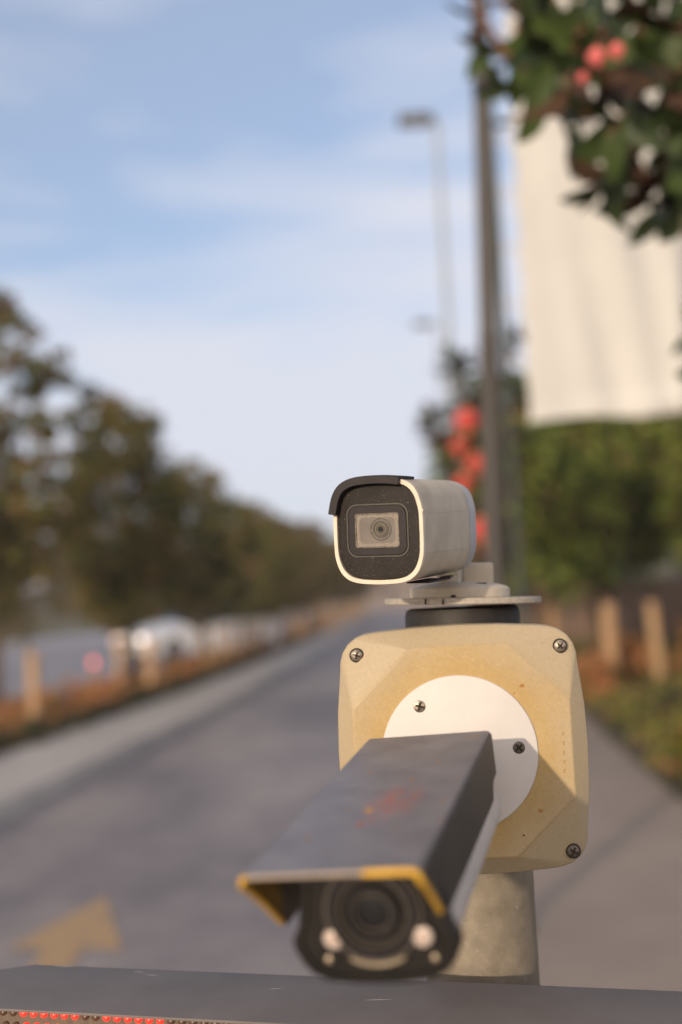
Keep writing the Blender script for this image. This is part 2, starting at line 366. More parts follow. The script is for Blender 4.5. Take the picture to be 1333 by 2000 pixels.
# ------------------------------------------------------------------ SETTING
def interp(tab, y):
    return float(np.interp(y, [t[0] for t in tab], [t[1] for t in tab]))
KIN = [(-6, -3.5), (0, -3.15), (8.37, -2.5), (11.75, -2.16), (16.98, -1.62), (25, -1.08), (41, -0.35), (70, 0.8), (110, 2.4)]
KOUT = [(-6, -4.7), (0, -4.3), (11.07, -3.29), (16.72, -2.67), (25, -1.95), (41, -1.05), (70, 0.3), (110, 2.1)]
def strip(name, tabL, tabR, ys, z, mat, top=None):
    vs, fs = [], []
    for y in ys:
        vs += [(tabL(y), y, z), (tabR(y), y, z)]
    for i in range(len(ys) - 1): fs.append((2 * i, 2 * i + 1, 2 * i + 3, 2 * i + 2))
    o = obj(name, mesh(name, vs, fs), mat); tag(o, kind='structure'); return o
YS = [-6, -2, 2, 5, 8.37, 10, 11.5, 13.5, 15.2, 17, 20, 25, 33, 41, 55, 70, 90, 110]
g = obj('ground', mesh('ground', [(-400, -60, -0.02), (400, -60, -0.02), (400, 900, -0.02), (-400, 900, -0.02)], [(0, 1, 2, 3)]), M_field); tag(g, kind='structure')
RR = lambda y: interp([(-6, 1.0), (110, 10.0)], y) * 0 + 0.35 + 0.055 * y      # right edge of the lane
strip('road', lambda y: interp(KIN, y), RR, YS, 0.0, M_road)
PR = [(-6, 1.9), (0, 2.0), (5.0, 2.05), (7.9, 2.16), (10.5, 2.35), (13.0, 2.59), (18, 3.0), (30, 3.9), (60, 6.2), (110, 10)]
strip('pavement', RR, lambda y: interp(PR, y), YS, 0.004, M_pave)
strip('planting_bed', lambda y: interp(PR, y), lambda y: 30 + y * 0.2, YS, 0.02, M_soil)
strip('planting_strip', lambda y: interp([(-6, -6.2), (10, -5.3), (18, -4.6), (33, -3.1), (60, -1.2), (110, 1.5)], y), lambda y: interp(KOUT, y), YS, 0.02, M_soil)
strip('far_carriageway', lambda y: -22 + y * 0.1, lambda y: interp([(-6, -6.2), (10, -5.3), (18, -4.6), (33, -3.1), (60, -1.2), (110, 1.5)], y), YS, 0.008, M_road2)
# kerb: individual stones with joints along the planting strip
kerb = empty('kerb'); tag(kerb, 'pale concrete kerb curving away along the left side of the road', kind='structure')
n_k = 0
y0 = -2.0
while y0 < 60:
    L_ = 1.0 if y0 < 30 else 3.0
    y1 = y0 + L_ - 0.02
    v = []
    for y, in ((y0,), (y1,)):
        xi, xo = interp(KIN, y), interp(KOUT, y)
        v += [(xi + 0.03, y, 0.0), (xi, y, 0.10), (xi - 0.03, y, 0.125), (xo, y, 0.13), (xo, y, 0.0)]
    obj('kerb_stone', mesh('kerb_stone', *loft([v[:5], v[5:]])), M_kerb, kerb)
    y0 += L_
strip('far_kerb', lambda y: interp(KOUT, y), lambda y: interp(KIN, y), [60, 70, 90, 110], 0.12, M_kerb)
# edging between bed and pavement
v = []
rings = []
for y in [0, 3, 5, 6.5, 7.9, 9, 10.5, 12, 13, 15, 18, 24, 30]:
    x = interp(PR, y); rings.append([(x - 0.02, y, 0.0), (x - 0.02, y, 0.05), (x + 0.08, y, 0.05), (x + 0.08, y, 0.0)])
tag(obj('bed_edging', mesh('bed_edging', *loft(rings)), M_soil), kind='structure')
# road arrow
T = gnd(207, 1752); A = gnd(14, 1853); B = gnd(240, 1858)
T.z = A.z = B.z = 0.0045
mid = (A + B) / 2; ax = (T - mid); ax.normalize(); sx = Vector((ax.y, -ax.x, 0))
arrow_v = [A, B, T]; w = 0.085
arrow_v += [mid - sx * w, mid + sx * w, mid + sx * w - ax * 1.5, mid - sx * w - ax * 1.5]
arrow_v[3].z = arrow_v[4].z = arrow_v[5].z = arrow_v[6].z = 0.0045
ar = obj('arrow_marking', mesh('arrow_marking', arrow_v, [(0, 3, 4, 1, 2), (3, 6, 5, 4)]), M_arrow)
tag(ar, 'worn yellow arrow painted on the grey road at the lower left', 'road marking')

# ------------------------------------------------------------------ foliage
def leaf_cloud(centres, radii, n, size, rs, squash=0.8, droop=0.0):
    """n leaf-sized bent diamonds scattered near the surfaces of many small clumps"""
    c = np.asarray(centres, float); r = np.asarray(radii, float)
    idx = rs.integers(0, len(c), n)
    d = rs.normal(size=(n, 3)); d /= np.linalg.norm(d, axis=1)[:, None]
    rad = r[idx] * rs.uniform(0.35, 1.08, n) ** 0.6
    p = c[idx] + d * rad[:, None] * np.array([1, 1, squash])
    u = rs.normal(size=(n, 3)); u[:, 2] -= droop; u /= np.linalg.norm(u, axis=1)[:, None]
    w = np.cross(u, rs.normal(size=(n, 3))); w /= np.linalg.norm(w, axis=1)[:, None]
    s = size * rs.uniform(0.6, 1.35, n)[:, None]
    nrm = np.cross(u, w)
    v0 = p - u * s; v1 = p + w * s * 0.42 + nrm * s * 0.12; v2 = p + u * s; v3 = p - w * s * 0.42 + nrm * s * 0.12
    V = np.stack([v0, v1, v2, v3], 1).reshape(-1, 3)
    me = bpy.data.meshes.new('leaves')
    me.vertices.add(4 * n); me.vertices.foreach_set('co', V.ravel())
    base = np.arange(n)[:, None] * 4
    tri = np.concatenate([base + [0, 1, 2], base + [0, 2, 3]], 1).ravel()
    me.loops.add(6 * n); me.loops.foreach_set('vertex_index', tri.astype(np.int32))
    me.polygons.add(2 * n); me.polygons.foreach_set('loop_start', np.arange(0, 6 * n, 3, dtype=np.int32))
    me.update(calc_edges=True); return me

def tree(x, y, h, rw, seed, label, group, mat=M_leaf_tree, n=5200, clumps=70, low=0.30, leaf=0.06, cat='tree', sparse=0.0, csize=(0.22, 0.42)):
    rs = np.random.default_rng(seed); rr = random.Random(seed)
    t = empty('broadleaf_tree', (x, y, 0)); tag(t, label, cat, group)
    lean = rr.uniform(-0.1, 0.1)
    tp = [(0, 0, -0.05), (0.02, 0.01, h * 0.15), (lean * 0.5, 0, h * 0.35), (lean, 0.05, h * 0.62), (lean * 1.3, 0, h * 0.9)]
    obj('trunk', mesh('trunk', *tube(tp, [0.095, 0.075, 0.06, 0.04, 0.012], 9), 60), M_bark, t)
    cs, rr_ = [], []
    k = 0
    tips = []
    while k < clumps:
        u = rs.normal(size=3); u /= np.linalg.norm(u); q = rs.uniform(0.25, 1.0) ** 0.5
        zc = (low + (1 - low) * 0.5) * h; hz = (1 - low) * 0.5 * h
        z = zc + u[2] * q * hz
        wid = rw * (1.0 - 0.35 * max(0, (z - zc) / hz)) * (1 + 0.18 * sin(3.1 * atan2(u[1], u[0]) + seed))
        c = (u[0] * q * wid, u[1] * q * wid, z)
        if sparse and rs.random() < sparse * (z > zc): 
            k += 1; continue
        cs.append(c); rr_.append(rs.uniform(*csize)); k += 1
        if q > 0.6: tips.append(c)
    for c in tips[:9]:
        z0 = h * rr.uniform(0.25, 0.6)
        m_ = (c[0] * 0.5, c[1] * 0.5, (z0 + c[2]) / 2 + 0.1)
        obj('branch', mesh('branch', *tube([(lean * z0 / h, 0, z0), m_, c], [0.04, 0.024, 0.008], 6), 60), M_bark, t)
    cr = obj('crown', leaf_cloud(cs, rr_, n, leaf, rs), mat, t)
    return t

trees = [  # y, dx from the row, height, crown radius
    (15.2, -4.55, 5.8, 1.55, 0.20), (19.2, -3.50, 4.95, 1.25, 0.05), (25.5, -3.15, 4.65, 1.3, 0.05), (32.0, -2.65, 4.2, 1.4, 0),
    (38.5, -2.35, 4.4, 1.6, 0), (45.5, -1.85, 4.6, 1.8, 0), (53, -1.5, 4.9, 2.0, 0), (61, -1.1, 5.0, 2.1, 0), (70, -0.5, 4.7, 2.2, 0), (80, 0.0, 4.7, 2.3, 0), (92, 0.7, 4.6, 2.4, 0)]
ordn = ['nearest tree of the left row, tall and thin-crowned, cut by the photo edge', 'second tree of the left row, rounded brown-green crown above the headlights',
        'third tree of the left row, its crown pressed behind the second', 'fourth tree of the left row, olive brown crown', 'fifth tree of the left row counted from the left edge',
        'sixth tree of the left row counted from the left edge', 'seventh tree of the left row, left of the upper camera']
for i, (y, x, h, rw, sp) in enumerate(trees):
    lb = ordn[i] if i < 7 else ['eighth tree of the left row, behind the left edge of the upper camera', 'ninth tree of the left row, small against the horizon', 'last but one tree of the left row, tiny and blurred', 'farthest, tiniest tree of the left row'][i - 7]
    tree(x, y, h, rw, 100 + i, lb, 'trees in a row left of the road', mat=M_leaf_tree if i < 4 else M_leaf_far, n=(8500 if i == 0 else 11000) if i < 4 else 7000,
         clumps=170 if i == 0 else 230, low=0.26 if i < 1 else 0.20, leaf=0.075 if i < 4 else 0.10, sparse=sp, csize=(0.10, 0.25) if i == 0 else (0.11, 0.30))
# a second row farther left on the other verge
for i, (x, y, h, rw) in enumerate([(-6.5, 19.5, 4.6, 1.7), (-9.5, 30, 5.2, 2.4), (-8.3, 44, 5.2, 2.4), (-12.5, 46, 5.0, 2.6), (-7.2, 60, 5.0, 2.5), (-5.4, 78, 5.0, 2.6)]):
    tree(x, y, h, rw, 200 + i, ['round tree on the far verge left of the nearest row tree', 'bushy tree beyond the far carriageway at the left edge', 'bushy tree beyond the white car, half hidden by the near row',
         'low wide tree far beyond the carriageway at the left edge', 'far verge tree seen through the near row', 'farthest tree on the far verge, tiny and blurred'][i], 'trees on the far verge', mat=M_leaf_tree if i < 1 else M_leaf_far,
         n=6500, clumps=120, low=(0.28 if i < 1 else 0.10), leaf=0.09, csize=(0.3, 0.6))
# hazy far wood closing the view
rs = np.random.default_rng(5)
cs = [(x_, rs.uniform(125, 150), rs.uniform(0.5, 3.6 if x_ > -8 else 7.5)) for x_ in rs.uniform(-80, 75, 560)]
fw = obj('distant_wood', leaf_cloud(cs, rs.uniform(1.0, 2.2, len(cs)), 60000, 0.45, rs), M_leaf_far)
tag(fw, 'distant belt of woodland closing the end of the road', 'woodland', kind='stuff')

# ground cover in the left strip
rs = np.random.default_rng(21)
cs, rr_ = [], []
for _ in range(900):
    y = 7 + 60 * rs.random() ** 1.6
    xo = interp(KOUT, y); xl = interp([(-6, -6.2), (10, -5.3), (18, -4.6), (33, -3.1), (60, -1.2), (110, 1.5)], y)
    x = xo - 0.45 - (xo - 0.45 - xl) * rs.random(); cs.append((x, y, rs.uniform(0.06, 0.24))); rr_.append(rs.uniform(0.12, 0.22))
tag(obj('ground_cover', leaf_cloud(cs, rr_, 42000, 0.045, rs), M_cover), 'orange and rusty ground cover in the strip left of the road', 'ground cover', kind='stuff')
cs, rr_ = [], []
for _ in range(420):
    y = 6 + 40 * rs.random() ** 1.5
    xo = interp(KOUT, y); cs.append((xo - rs.uniform(0.02, 0.5), y, rs.uniform(0.05, 0.20))); rr_.append(rs.uniform(0.10, 0.20))
tag(obj('edge_grass', leaf_cloud(cs, rr_, 22000, 0.04, rs), M_cover_dark), 'dark low leaves spilling along the back of the left kerb', 'ground cover', kind='stuff')

# right bed
cs, rr_ = [], []
for _ in range(1100):
    y = 5.5 + 20 * rs.random() ** 1.3
    x0 = interp(PR, y) + 0.12; x = x0 + rs.random() ** 1.2 * (2.2 + y * 0.2)
    cs.append((x, y, rs.uniform(0.04, 0.12) + min(0.12, (x - x0) * 0.1))); rr_.append(rs.uniform(0.10, 0.20))
M_bed = new_mat('mixed_bed_leaves', (0.1, 0.1, 0.02), scale=1.0, rough=0.8, island=[(0.0, (0.04, 0.055, 0.018)), (0.45, (0.12, 0.145, 0.03)), (0.8, (0.25, 0.24, 0.04)), (0.92, (0.30, 0.15, 0.05)), (1.0, (0.40, 0.15, 0.07))])
tag(obj('bed_ground_cover', leaf_cloud(cs, rr_, 46000, 0.045, rs), M_bed), 'dark green and russet ground cover in the bed right of the pavement', 'ground cover', kind='stuff')
def shrub(x, y, h, w, seed, mat, label, name='low_shrub', group='shrubs in the right bed', n=2200, leaf=0.05):
    rs = np.random.default_rng(seed); t = empty(name, (x, y, 0)); tag(t, label, 'shrub', group)
    for k in range(4):
        a = rs.uniform(0, 6.28); obj('stem', mesh('stem', *tube([(0, 0, 0), (cos(a) * w * 0.25, sin(a) * w * 0.25, h * 0.4), (cos(a) * w * 0.5, sin(a) * w * 0.5, h * 0.75)], [0.012, 0.008, 0.004], 5)), M_bark, t)
    cs = [(rs.normal() * w * 0.42, rs.normal() * w * 0.42, h * rs.uniform(0.3, 0.85)) for _ in range(26)]
    obj('foliage', leaf_cloud(cs, rs.uniform(0.10, 0.2, 26) * (h / 0.6), n, leaf, rs), mat, t)
shr = [(2.62, 8.3, 0.66, 0.34, M_cover_green, 'yellow-green shrub at the right edge beside the pavement'),
       (3.35, 9.8, 0.62, 0.40, M_cover_green, 'second yellow-green shrub, just behind the first at the right edge'),
       (4.1, 11.6, 0.40, 0.45, M_cover_green, 'low green shrub at the right edge in front of the tan posts'),
       (3.75, 16.2, 0.75, 0.35, M_cover, 'small orange shrub between the two tan posts on the right'),
       (4.75, 15.2, 0.95, 0.5, M_cover, 'taller orange shrub right of the tan posts'),
       (2.95, 14.4, 0.55, 0.35, M_cover, 'rusty low shrub beside the box edge, left of the tan posts'),
       (3.15, 11.6, 0.34, 0.30, M_cover_dark, 'dark green low shrub by the pavement edge')]
for i, (x, y, h, w, mt_, lb) in enumerate(shr): shrub(x, y, h, w, 300 + i, mt_, lb)

# hedge trees behind the right bed
hedge = [(2.75, 16.6, 4.0, 1.15), (3.9, 18.6, 4.3, 1.5), (5.5, 17.2, 4.4, 1.55), (4.8, 21.5, 4.5, 1.9), (7.2, 21.5, 5.0, 1.9), (2.9, 22.5, 4.2, 1.3)]
hl = ['hedge tree right behind the grey lamp post, sunlit yellow-green', 'dense hedge tree under the middle of the white sheet', 'dark hedge tree under the right end of the white sheet',
      'second-rank hedge tree behind the tan posts', 'second-rank hedge tree at the right edge', 'second-rank hedge tree hidden beside the lamp post']
for i, (x, y, h, rw) in enumerate(hedge):
    tree(x, y, h * 1.12, rw * 1.1, 400 + i, hl[i], 'hedge trees behind the right bed', mat=M_leaf_hedge, n=9000, clumps=170, low=0.30, leaf=0.085, csize=(0.22, 0.46))

# wooden posts
def wood_post(name, x, y, h, r, label, group, tilt=(0, 0)):
    prof = [(r * 1.0, -0.1), (r * 1.02, h * 0.3), (r * 0.96, h - 0.04), (r * 0.86, h - 0.008), (r * 0.5, h)]
    v, f = lathe(prof, 14)
    v = [(a + c * tilt[0] + 0.006 * sin(c * 9 + a * 40), b + c * tilt[1], c) for a, b, c in v]
    o = obj(name, mesh(name, v, f, 50), M_post, None, (x, y, 0)); tag(o, label, 'post', group); return o
wood_post('wooden_post', 3.36, 15.2, 1.2, 0.09, 'broad tan wooden post in the right bed, nearer the box', 'tan posts in the right bed')
wood_post('wooden_post', 3.98, 15.2, 1.18, 0.075, 'leaning tan wooden post in the right bed, nearer the photo edge', 'tan posts in the right bed', (-0.05, 0))
wood_post('wooden_post', 3.12, 18.2, 1.2, 0.13, 'dim brown post just right of the camera plate', 'tan posts in the right bed')
lp = [(-3.66, 13.76, 1.0, 0.072), (-4.35, 11.6, 1.0, 0.07), (-3.66, 19.0, 0.95, 0.072), (-3.10, 18.6, 0.95, 0.08)]
ll = ['tan wooden post standing alone near the left edge, in orange ground cover', 'partly cut-off wooden post at the very left edge', 'wooden post directly below the orange headlight', 'wooden post below and right of the white headlight']
for (x, y, h, r), lb in zip(lp, ll): wood_post('wooden_post', x, y, h, r, lb, 'tan posts left of the road')
y = 22.5; i = 0
while y < 88:
    x = interp([(22, -2.75), (33.6, -1.79), (60, -0.2), (90, 1.55)], y)
    wood_post('wooden_post', x + 0.05 * sin(i * 7.3), y, 0.97 + 0.07 * sin(i * 3.1), 0.062 + 0.010 * sin(i * 5.1), (['nearest post of the close far row, just right of the white car', 'second nearest post of the close far row', 'third post of the close far row counted from the white car', 'fourth post of the close far row counted from the white car', 'fifth post of the close far row counted from the white car', 'sixth post of the close far row counted from the white car'][i] if i < 6 else 'small tan wooden post far off in the close row running to the vanishing point'), 'tan posts of the close far row', (0.035 * sin(i * 2.3), 0))
    y += 1.35 + 0.02 * (y - 22); i += 1
# added marker post whose self-lit reflector stands in for a red light
rp = empty('marker_post', (-3.93, 18.3, 0)); tag(rp, 'added short marker post standing in for a red light, with a self-lit reflector left of the headlights', 'marker post')
obj('shaft', mesh('shaft', *tube([(0, 0, 0), (0, 0, 0.72)], [0.03, 0.028], 8)), M_post, rp)
rf = lathe_obj('reflector', [(0.045, -0.01), (0.045, 0.006), (0.03, 0.012)], M_redlamp, rp, (0, -0.036, 0.62), 16, 'y')

# ------------------------------------------------------------------ cars
def car(name, x, y, rz, paint, label, lights):
    t = empty(name, (x, y, 0), (0, 0, rz)); tag(t, label, 'car')
    # body section rings along its length (local -y is the front)
    def ring(yy, w, z0, z1, zs):
        return [(-w, yy, z0), (-w * 1.02, yy, (z0 + z1) * 0.5), (-w * 0.97, yy, z1), (-w * 0.6, yy, zs), (0, yy, zs + 0.02), (w * 0.6, yy, zs), (w * 0.97, yy, z1), (w * 1.02, yy, (z0 + z1) * 0.5), (w, yy, z0)]
    rings = [ring(-2.15, 0.70, 0.30, 0.52, 0.56), ring(-2.05, 0.84, 0.22, 0.66, 0.72), ring(-1.3, 0.88, 0.20, 0.80, 0.92), ring(-0.9, 0.89, 0.20, 0.88, 0.98),
             ring(1.5, 0.89, 0.20, 0.92, 1.0), ring(2.05, 0.85, 0.24, 0.88, 0.95), ring(2.15, 0.74, 0.32, 0.7, 0.75)]
    obj('body', mesh('body', *loft(rings), 40), paint, t)
    cab = [[(-0.78, -0.95, 0.93), (0.78, -0.95, 0.93), (0.78, 1.75, 0.96), (-0.78, 1.75, 0.96)], [(-0.60, -0.25, 1.42), (0.60, -0.25, 1.42), (0.60, 1.0, 1.45), (-0.60, 1.0, 1.45)]]
    obj('cabin_glass', mesh('cabin_glass', *loft(cab), 20), M_win, t)
    obj('roof', mesh('roof', *loft([[(-0.63, -0.32, 1.415), (0.63, -0.32, 1.415), (0.63, 1.08, 1.445), (-0.63, 1.08, 1.445)], [(-0.55, -0.2, 1.49), (0.55, -0.2, 1.49), (0.55, 0.95, 1.50), (-0.55, 0.95, 1.50)]]), 30), paint, t)
    for sx in (-1, 1):
        for yy in (-1.35, 1.35):
            w = lathe_obj('wheel', [(0.30, -0.1), (0.32, -0.07), (0.32, 0.07), (0.30, 0.1)], M_tyre, t, (sx * 0.80, yy, 0.32), 20, 'z'); w.rotation_euler = (0, pi / 2, 0)
            lathe_obj('rim', [(0.2, -0.105), (0.2, 0.105)], M_rim, w, (0, 0, 0), 16)
        hl_ = box('headlight', (sx * 0.60, -2.10, 0.62), (0.26, 0.14, 0.12), (M_headlight if sx < 0 else M_headlight2) if lights else M_rim, t, bevel=0.03)
        box('door_mirror', (sx * 0.98, -0.7, 0.98), (0.18, 0.1, 0.12), paint, t, bevel=0.03)
        box('tail_light', (sx * 0.66, 2.12, 0.72), (0.2, 0.06, 0.14), M_red, t, bevel=0.02)
    box('grille', (0, -2.14, 0.46), (0.9, 0.05, 0.14), M_tyre, t, bevel=0.01)
    box('number_plate', (0, -2.18, 0.36), (0.44, 0.015, 0.10), M_banner, t)
    return t
c1 = at(258, 1258, 30.0)
car('parked_car', c1.x + 1.55, 31.4, RAD(-48), M_carw, 'white car with sun glints put in as glow on its headlights, beyond the left posts', True)
car('parked_car', -4.05, 41.5, RAD(10), M_carb, 'pale blue-grey car right of the white one, behind the posts', False)

# ------------------------------------------------------------------ lamp posts
def lathe_taper(h, r0, r1, n=10): return [(r0 + (r1 - r0) * i / n, h * i / n) for i in range(n + 1)]
lp_ = empty('lamp_post', (gnd(988, 1822).x, gnd(988, 1822).y, 0), (0, RAD(1.8), 0)); tag(lp_, 'tall brown-grey lamp post rising from the pavement behind the camera pole', 'lamp post')
lathe_obj('base_plate', [(0.12, 0.0), (0.12, 0.014), (0.075, 0.02), (0.07, 0.06), (0.06, 0.07)], M_lamp_metal, lp_, (0, 0, 0.004), 24)
for k in range(4):
    lathe_obj('bolt', [(0.012, 0.0), (0.012, 0.02), (0.006, 0.022), (0.006, 0.034)], M_screw, lp_, (0.09 * cos(pi / 4 + k * pi / 2), 0.09 * sin(pi / 4 + k * pi / 2), 0.018), 6)
lathe_obj('shaft', [(0.054, 0.05), (0.050, 1.2), (0.045, 2.52), (0.047, 2.525), (0.047, 2.56), (0.042, 2.565), (0.037, 4.2), (0.026, 6.5), (0.024, 7.4)], M_lamp_metal, lp_, (0, 0, 0), 16)
obj('arm', mesh('arm', *tube([(0, 0, 7.35), (-0.25, 0, 7.5), (-0.8, 0, 7.55)], [0.022, 0.02, 0.02], 8), 50), M_lamp_metal, lp_)
box('lamp_head', (-1.0, 0, 7.55), (0.55, 0.2, 0.09), M_dark_head, lp_, bevel=0.03)
box('access_door', (0, -0.051, 0.65), (0.06, 0.004, 0.22), M_lamp_metal, lp_, bevel=0.001)
def street_lamp(px_head, py_head, y, label, pole_dx):
    hp = at(px_head, py_head, y); h = hp.z
    t = empty('street_lamp', (hp.x + pole_dx, hp.y, 0)); tag(t, label, 'street lamp', 'distant street lamps')
    lathe_obj('pole', [(0.085, 0), (0.085, 0.5), (0.06, 0.55), (0.045, h * 0.6), (0.034, h)], M_far_lamp, t, (0, 0, 0), 12)
    obj('arm', mesh('arm', *tube([(0, 0, h - 0.02), (-pole_dx * 0.5, 0, h + 0.05), (-pole_dx * 0.8, 0, h + 0.03)], [0.035, 0.03, 0.025], 8), 50), M_far_lamp, t)
    hd = box('lamp_head', (-pole_dx, 0, h + 0.02), (0.50, 0.30, 0.10), M_dark_head, t, bevel=0.035)
    box('lens', (-pole_dx, 0, h - 0.045), (0.36, 0.2, 0.02), M_glass_lens, hd)
street_lamp(812, 236, 17.0, 'tall slender street lamp with a dark head against the blue sky', 0.30)
street_lamp(826, 634, 30.0, 'smaller, farther street lamp, faint below the taller one', 0.38)

# ------------------------------------------------------------------ billboard sheet
bb = empty('billboard', (1.52, 9.2, 0)); tag(bb, 'large cream fabric sheet stretched on a high frame, slack folds, at the right', 'billboard')
nx, nz_ = 70, 70
W_, Zb, Zt = 5.2, at(1100, 822, 9.2).z, 7.6
vs = []; fs = []
for j in range(nz_ + 1):
    for i in range(nx + 1):
        u = i / nx; w_ = j / nz_
        x = u * W_; z = Zb + (Zt - Zb) * w_
        # slack folds fanning from the upper left corner plus vertical pulls
        fold = 0.05 * sin((x * 6.2 + (z - 4) * 2.6) + 0.8 * sin(z * 1.3)) * min(1, x / 0.7) * (0.4 + 0.6 * w_)
        fold += 0.035 * sin(x * 15 + z * 3.1 + 1.3 * sin(z * 0.9)) * min(1, x / 0.9)
        fold += 0.05 * sin(z * 9 - x * 1.3) * math.exp(-((z - Zb - 0.12) / 0.12) ** 2) * min(1, x)
        edge = 0.02 * abs(sin(z * pi / 0.45)) if i == 0 else 0
        sag = 0.03 * abs(sin(x * pi / 0.9)) if j == 0 else 0
        vs.append((x + edge - 0.02, -0.06 + fold, z + sag))
for j in range(nz_):
    for i in range(nx):
        a = j * (nx + 1) + i; fs.append((a, a + 1, a + nx + 2, a + nx + 1))
sh = obj('sheet', mesh('sheet', vs, fs, 80), M_banner, bb)
for k in range(11):
    z = Zb + 0.05 + k * 0.45
    obj('tie', mesh('tie', *tube([(-0.02, -0.07, z), (-0.08, 0.0, z + 0.01), (-0.14, 0.04, z + 0.03)], [0.006] * 3, 6)), M_gold, bb)
for x in (-0.15, 2.6, 5.3):
    obj('frame_post', mesh('frame_post', *tube([(x, 0.06, 0), (x, 0.06, 7.7)], [0.03, 0.028], 8), 50), M_green_steel, bb)
for z in (Zb + 0.25, 5.2, 7.55):
    obj('frame_rail', mesh('frame_rail', *tube([(-0.15, 0.10, z), (5.3, 0.10, z)], [0.025, 0.025], 6)), M_green_steel, bb)

# brown board fence far right and grey wall behind it
fe = empty('board_fence', (3.0, 25.0, 0)); tag(fe, 'dim brown board fence behind the hedge trees on the right', 'fence')
bm_ = bmesh.new(); box_bm(bm_, (0, 0, 0.75), (0.17, 0.025, 1.5)); bme = bm_mesh('board', bm_); bme.materials.append(M_fence)
for k in range(44):
    o = obj('board', bme, None, fe, (k * 0.19, 0.01 * (k % 3), 0.02 * sin(k * 2.3)))
obj('rail', mesh('rail', *tube([(-0.1, 0.04, 1.2), (8.3, 0.04, 1.2)], [0.03, 0.03], 6)), M_fence, fe)
obj('rail', mesh('rail', *tube([(-0.1, 0.04, 0.4), (8.3, 0.04, 0.4)], [0.03, 0.03], 6)), M_fence, fe)

def building(name, x, y, w, d, h, wall, roof, label, nwin):
    t = empty(name, (x, y, 0)); tag(t, label, 'building')
    obj('wall', mesh('wall', *loft([[(-w/2, 0, 0), (w/2, 0, 0), (w/2, d, 0), (-w/2, d, 0)], [(-w/2, 0, h), (w/2, 0, h), (w/2, d, h), (-w/2, d, h)]])), wall, t)
    obj('roof', mesh('roof', *loft([[(-w/2-.3, -.3, h+.003), (w/2+.3, -.3, h+.003), (w/2+.3, d+.3, h+.003), (-w/2-.3, d+.3, h+.003)], [(-w/2+1, d*.45, h+1.1), (w/2-1, d*.45, h+1.1), (w/2-1, d*.55, h+1.1), (-w/2+1, d*.55, h+1.1)]])), roof, t)
    for k in range(nwin):
        xx = -w/2 + w * (k + 0.5) / nwin
        f = box('window', (xx, -0.02, h * 0.55), (w / nwin * 0.5, 0.08, h * 0.35), wall, t)
        box('pane', (xx, -0.07, h * 0.55), (w / nwin * 0.42, 0.02, h * 0.29), M_win, f)
building('low_building', 3.0, 112, 16, 8, 3.2, M_pink, M_tile, 'added low building at the end of the road, pinkish haze put into its wall colour', 6)  # added building, stands in for pinkish haze
building('long_building', 17, 40, 24, 8, 3.6, M_wallfar, M_wallfar, 'dim blue-grey building behind the fence on the right', 9)

# ------------------------------------------------------------------ magnolia leaves (bent, pointed, glossy above and rusty below)
def magnolia_leaf(name, bend):
    secs = [(0.0, 0.004), (0.12, 0.016), (0.35, 0.030), (0.6, 0.032), (0.82, 0.020), (1.0, 0.001)]
    vs, fs = [], []
    for t, w in secs:
        y = t * 0.15; z = -bend * t * t * 0.05
        vs += [(-w, y, z + 0.012 * (w / 0.03)), (0, y, z), (w, y, z + 0.012 * (w / 0.03))]
    for i in range(len(secs) - 1):
        a = i * 3; fs += [(a, a + 1, a + 4, a + 3), (a + 1, a + 2, a + 5, a + 4)]
    me = bpy.data.meshes.new(name); me.from_pydata(vs, [], fs); me.polygons.foreach_set('use_smooth', [True] * len(fs)); return me
def two_sided(name, top, under):
    mt = bpy.data.materials.new(name); mt.use_nodes = True; N = mt.node_tree.nodes; L = mt.node_tree.links; bs = N['Principled BSDF']
    g = N.new('ShaderNodeNewGeometry'); q = N.new('ShaderNodeMix'); q.data_type = 'RGBA'; L.new(g.outputs['Backfacing'], q.inputs[0])
    oi = N.new('ShaderNodeObjectInfo')
    r1 = N.new('ShaderNodeValToRGB'); L.new(oi.outputs['Random'], r1.inputs[0])
    r1.color_ramp.elements[0].color = (*top, 1); r1.color_ramp.elements[1].color = (top[0] * 3.6, top[1] * 2.8, top[2] * 1.8, 1)
    n = N.new('ShaderNodeTexNoise'); n.inputs['Scale'].default_value = 60
    r2 = N.new('ShaderNodeValToRGB'); L.new(n.outputs['Fac'], r2.inputs[0]); r2.color_ramp.elements[0].color = (under[0] * 0.7, under[1] * 0.7, under[2] * 0.7, 1); r2.color_ramp.elements[1].color = (*under, 1)
    L.new(r1.outputs[0], q.inputs[6]); L.new(r2.outputs[0], q.inputs[7]); L.new(q.outputs[2], bs.inputs['Base Color'])
    bs.inputs['Roughness'].default_value = 0.5; bs.inputs['Specular IOR Level'].default_value = 0.35
    return mt
M_mag = two_sided('magnolia_leaf', (0.018, 0.036, 0.013), (0.085, 0.045, 0.026))
leafmeshes = []
for k, b in enumerate((-0.2, 0.4, 1.0)):
    me = magnolia_leaf('leaf', b); me.materials.append(M_mag); leafmeshes.append(me)

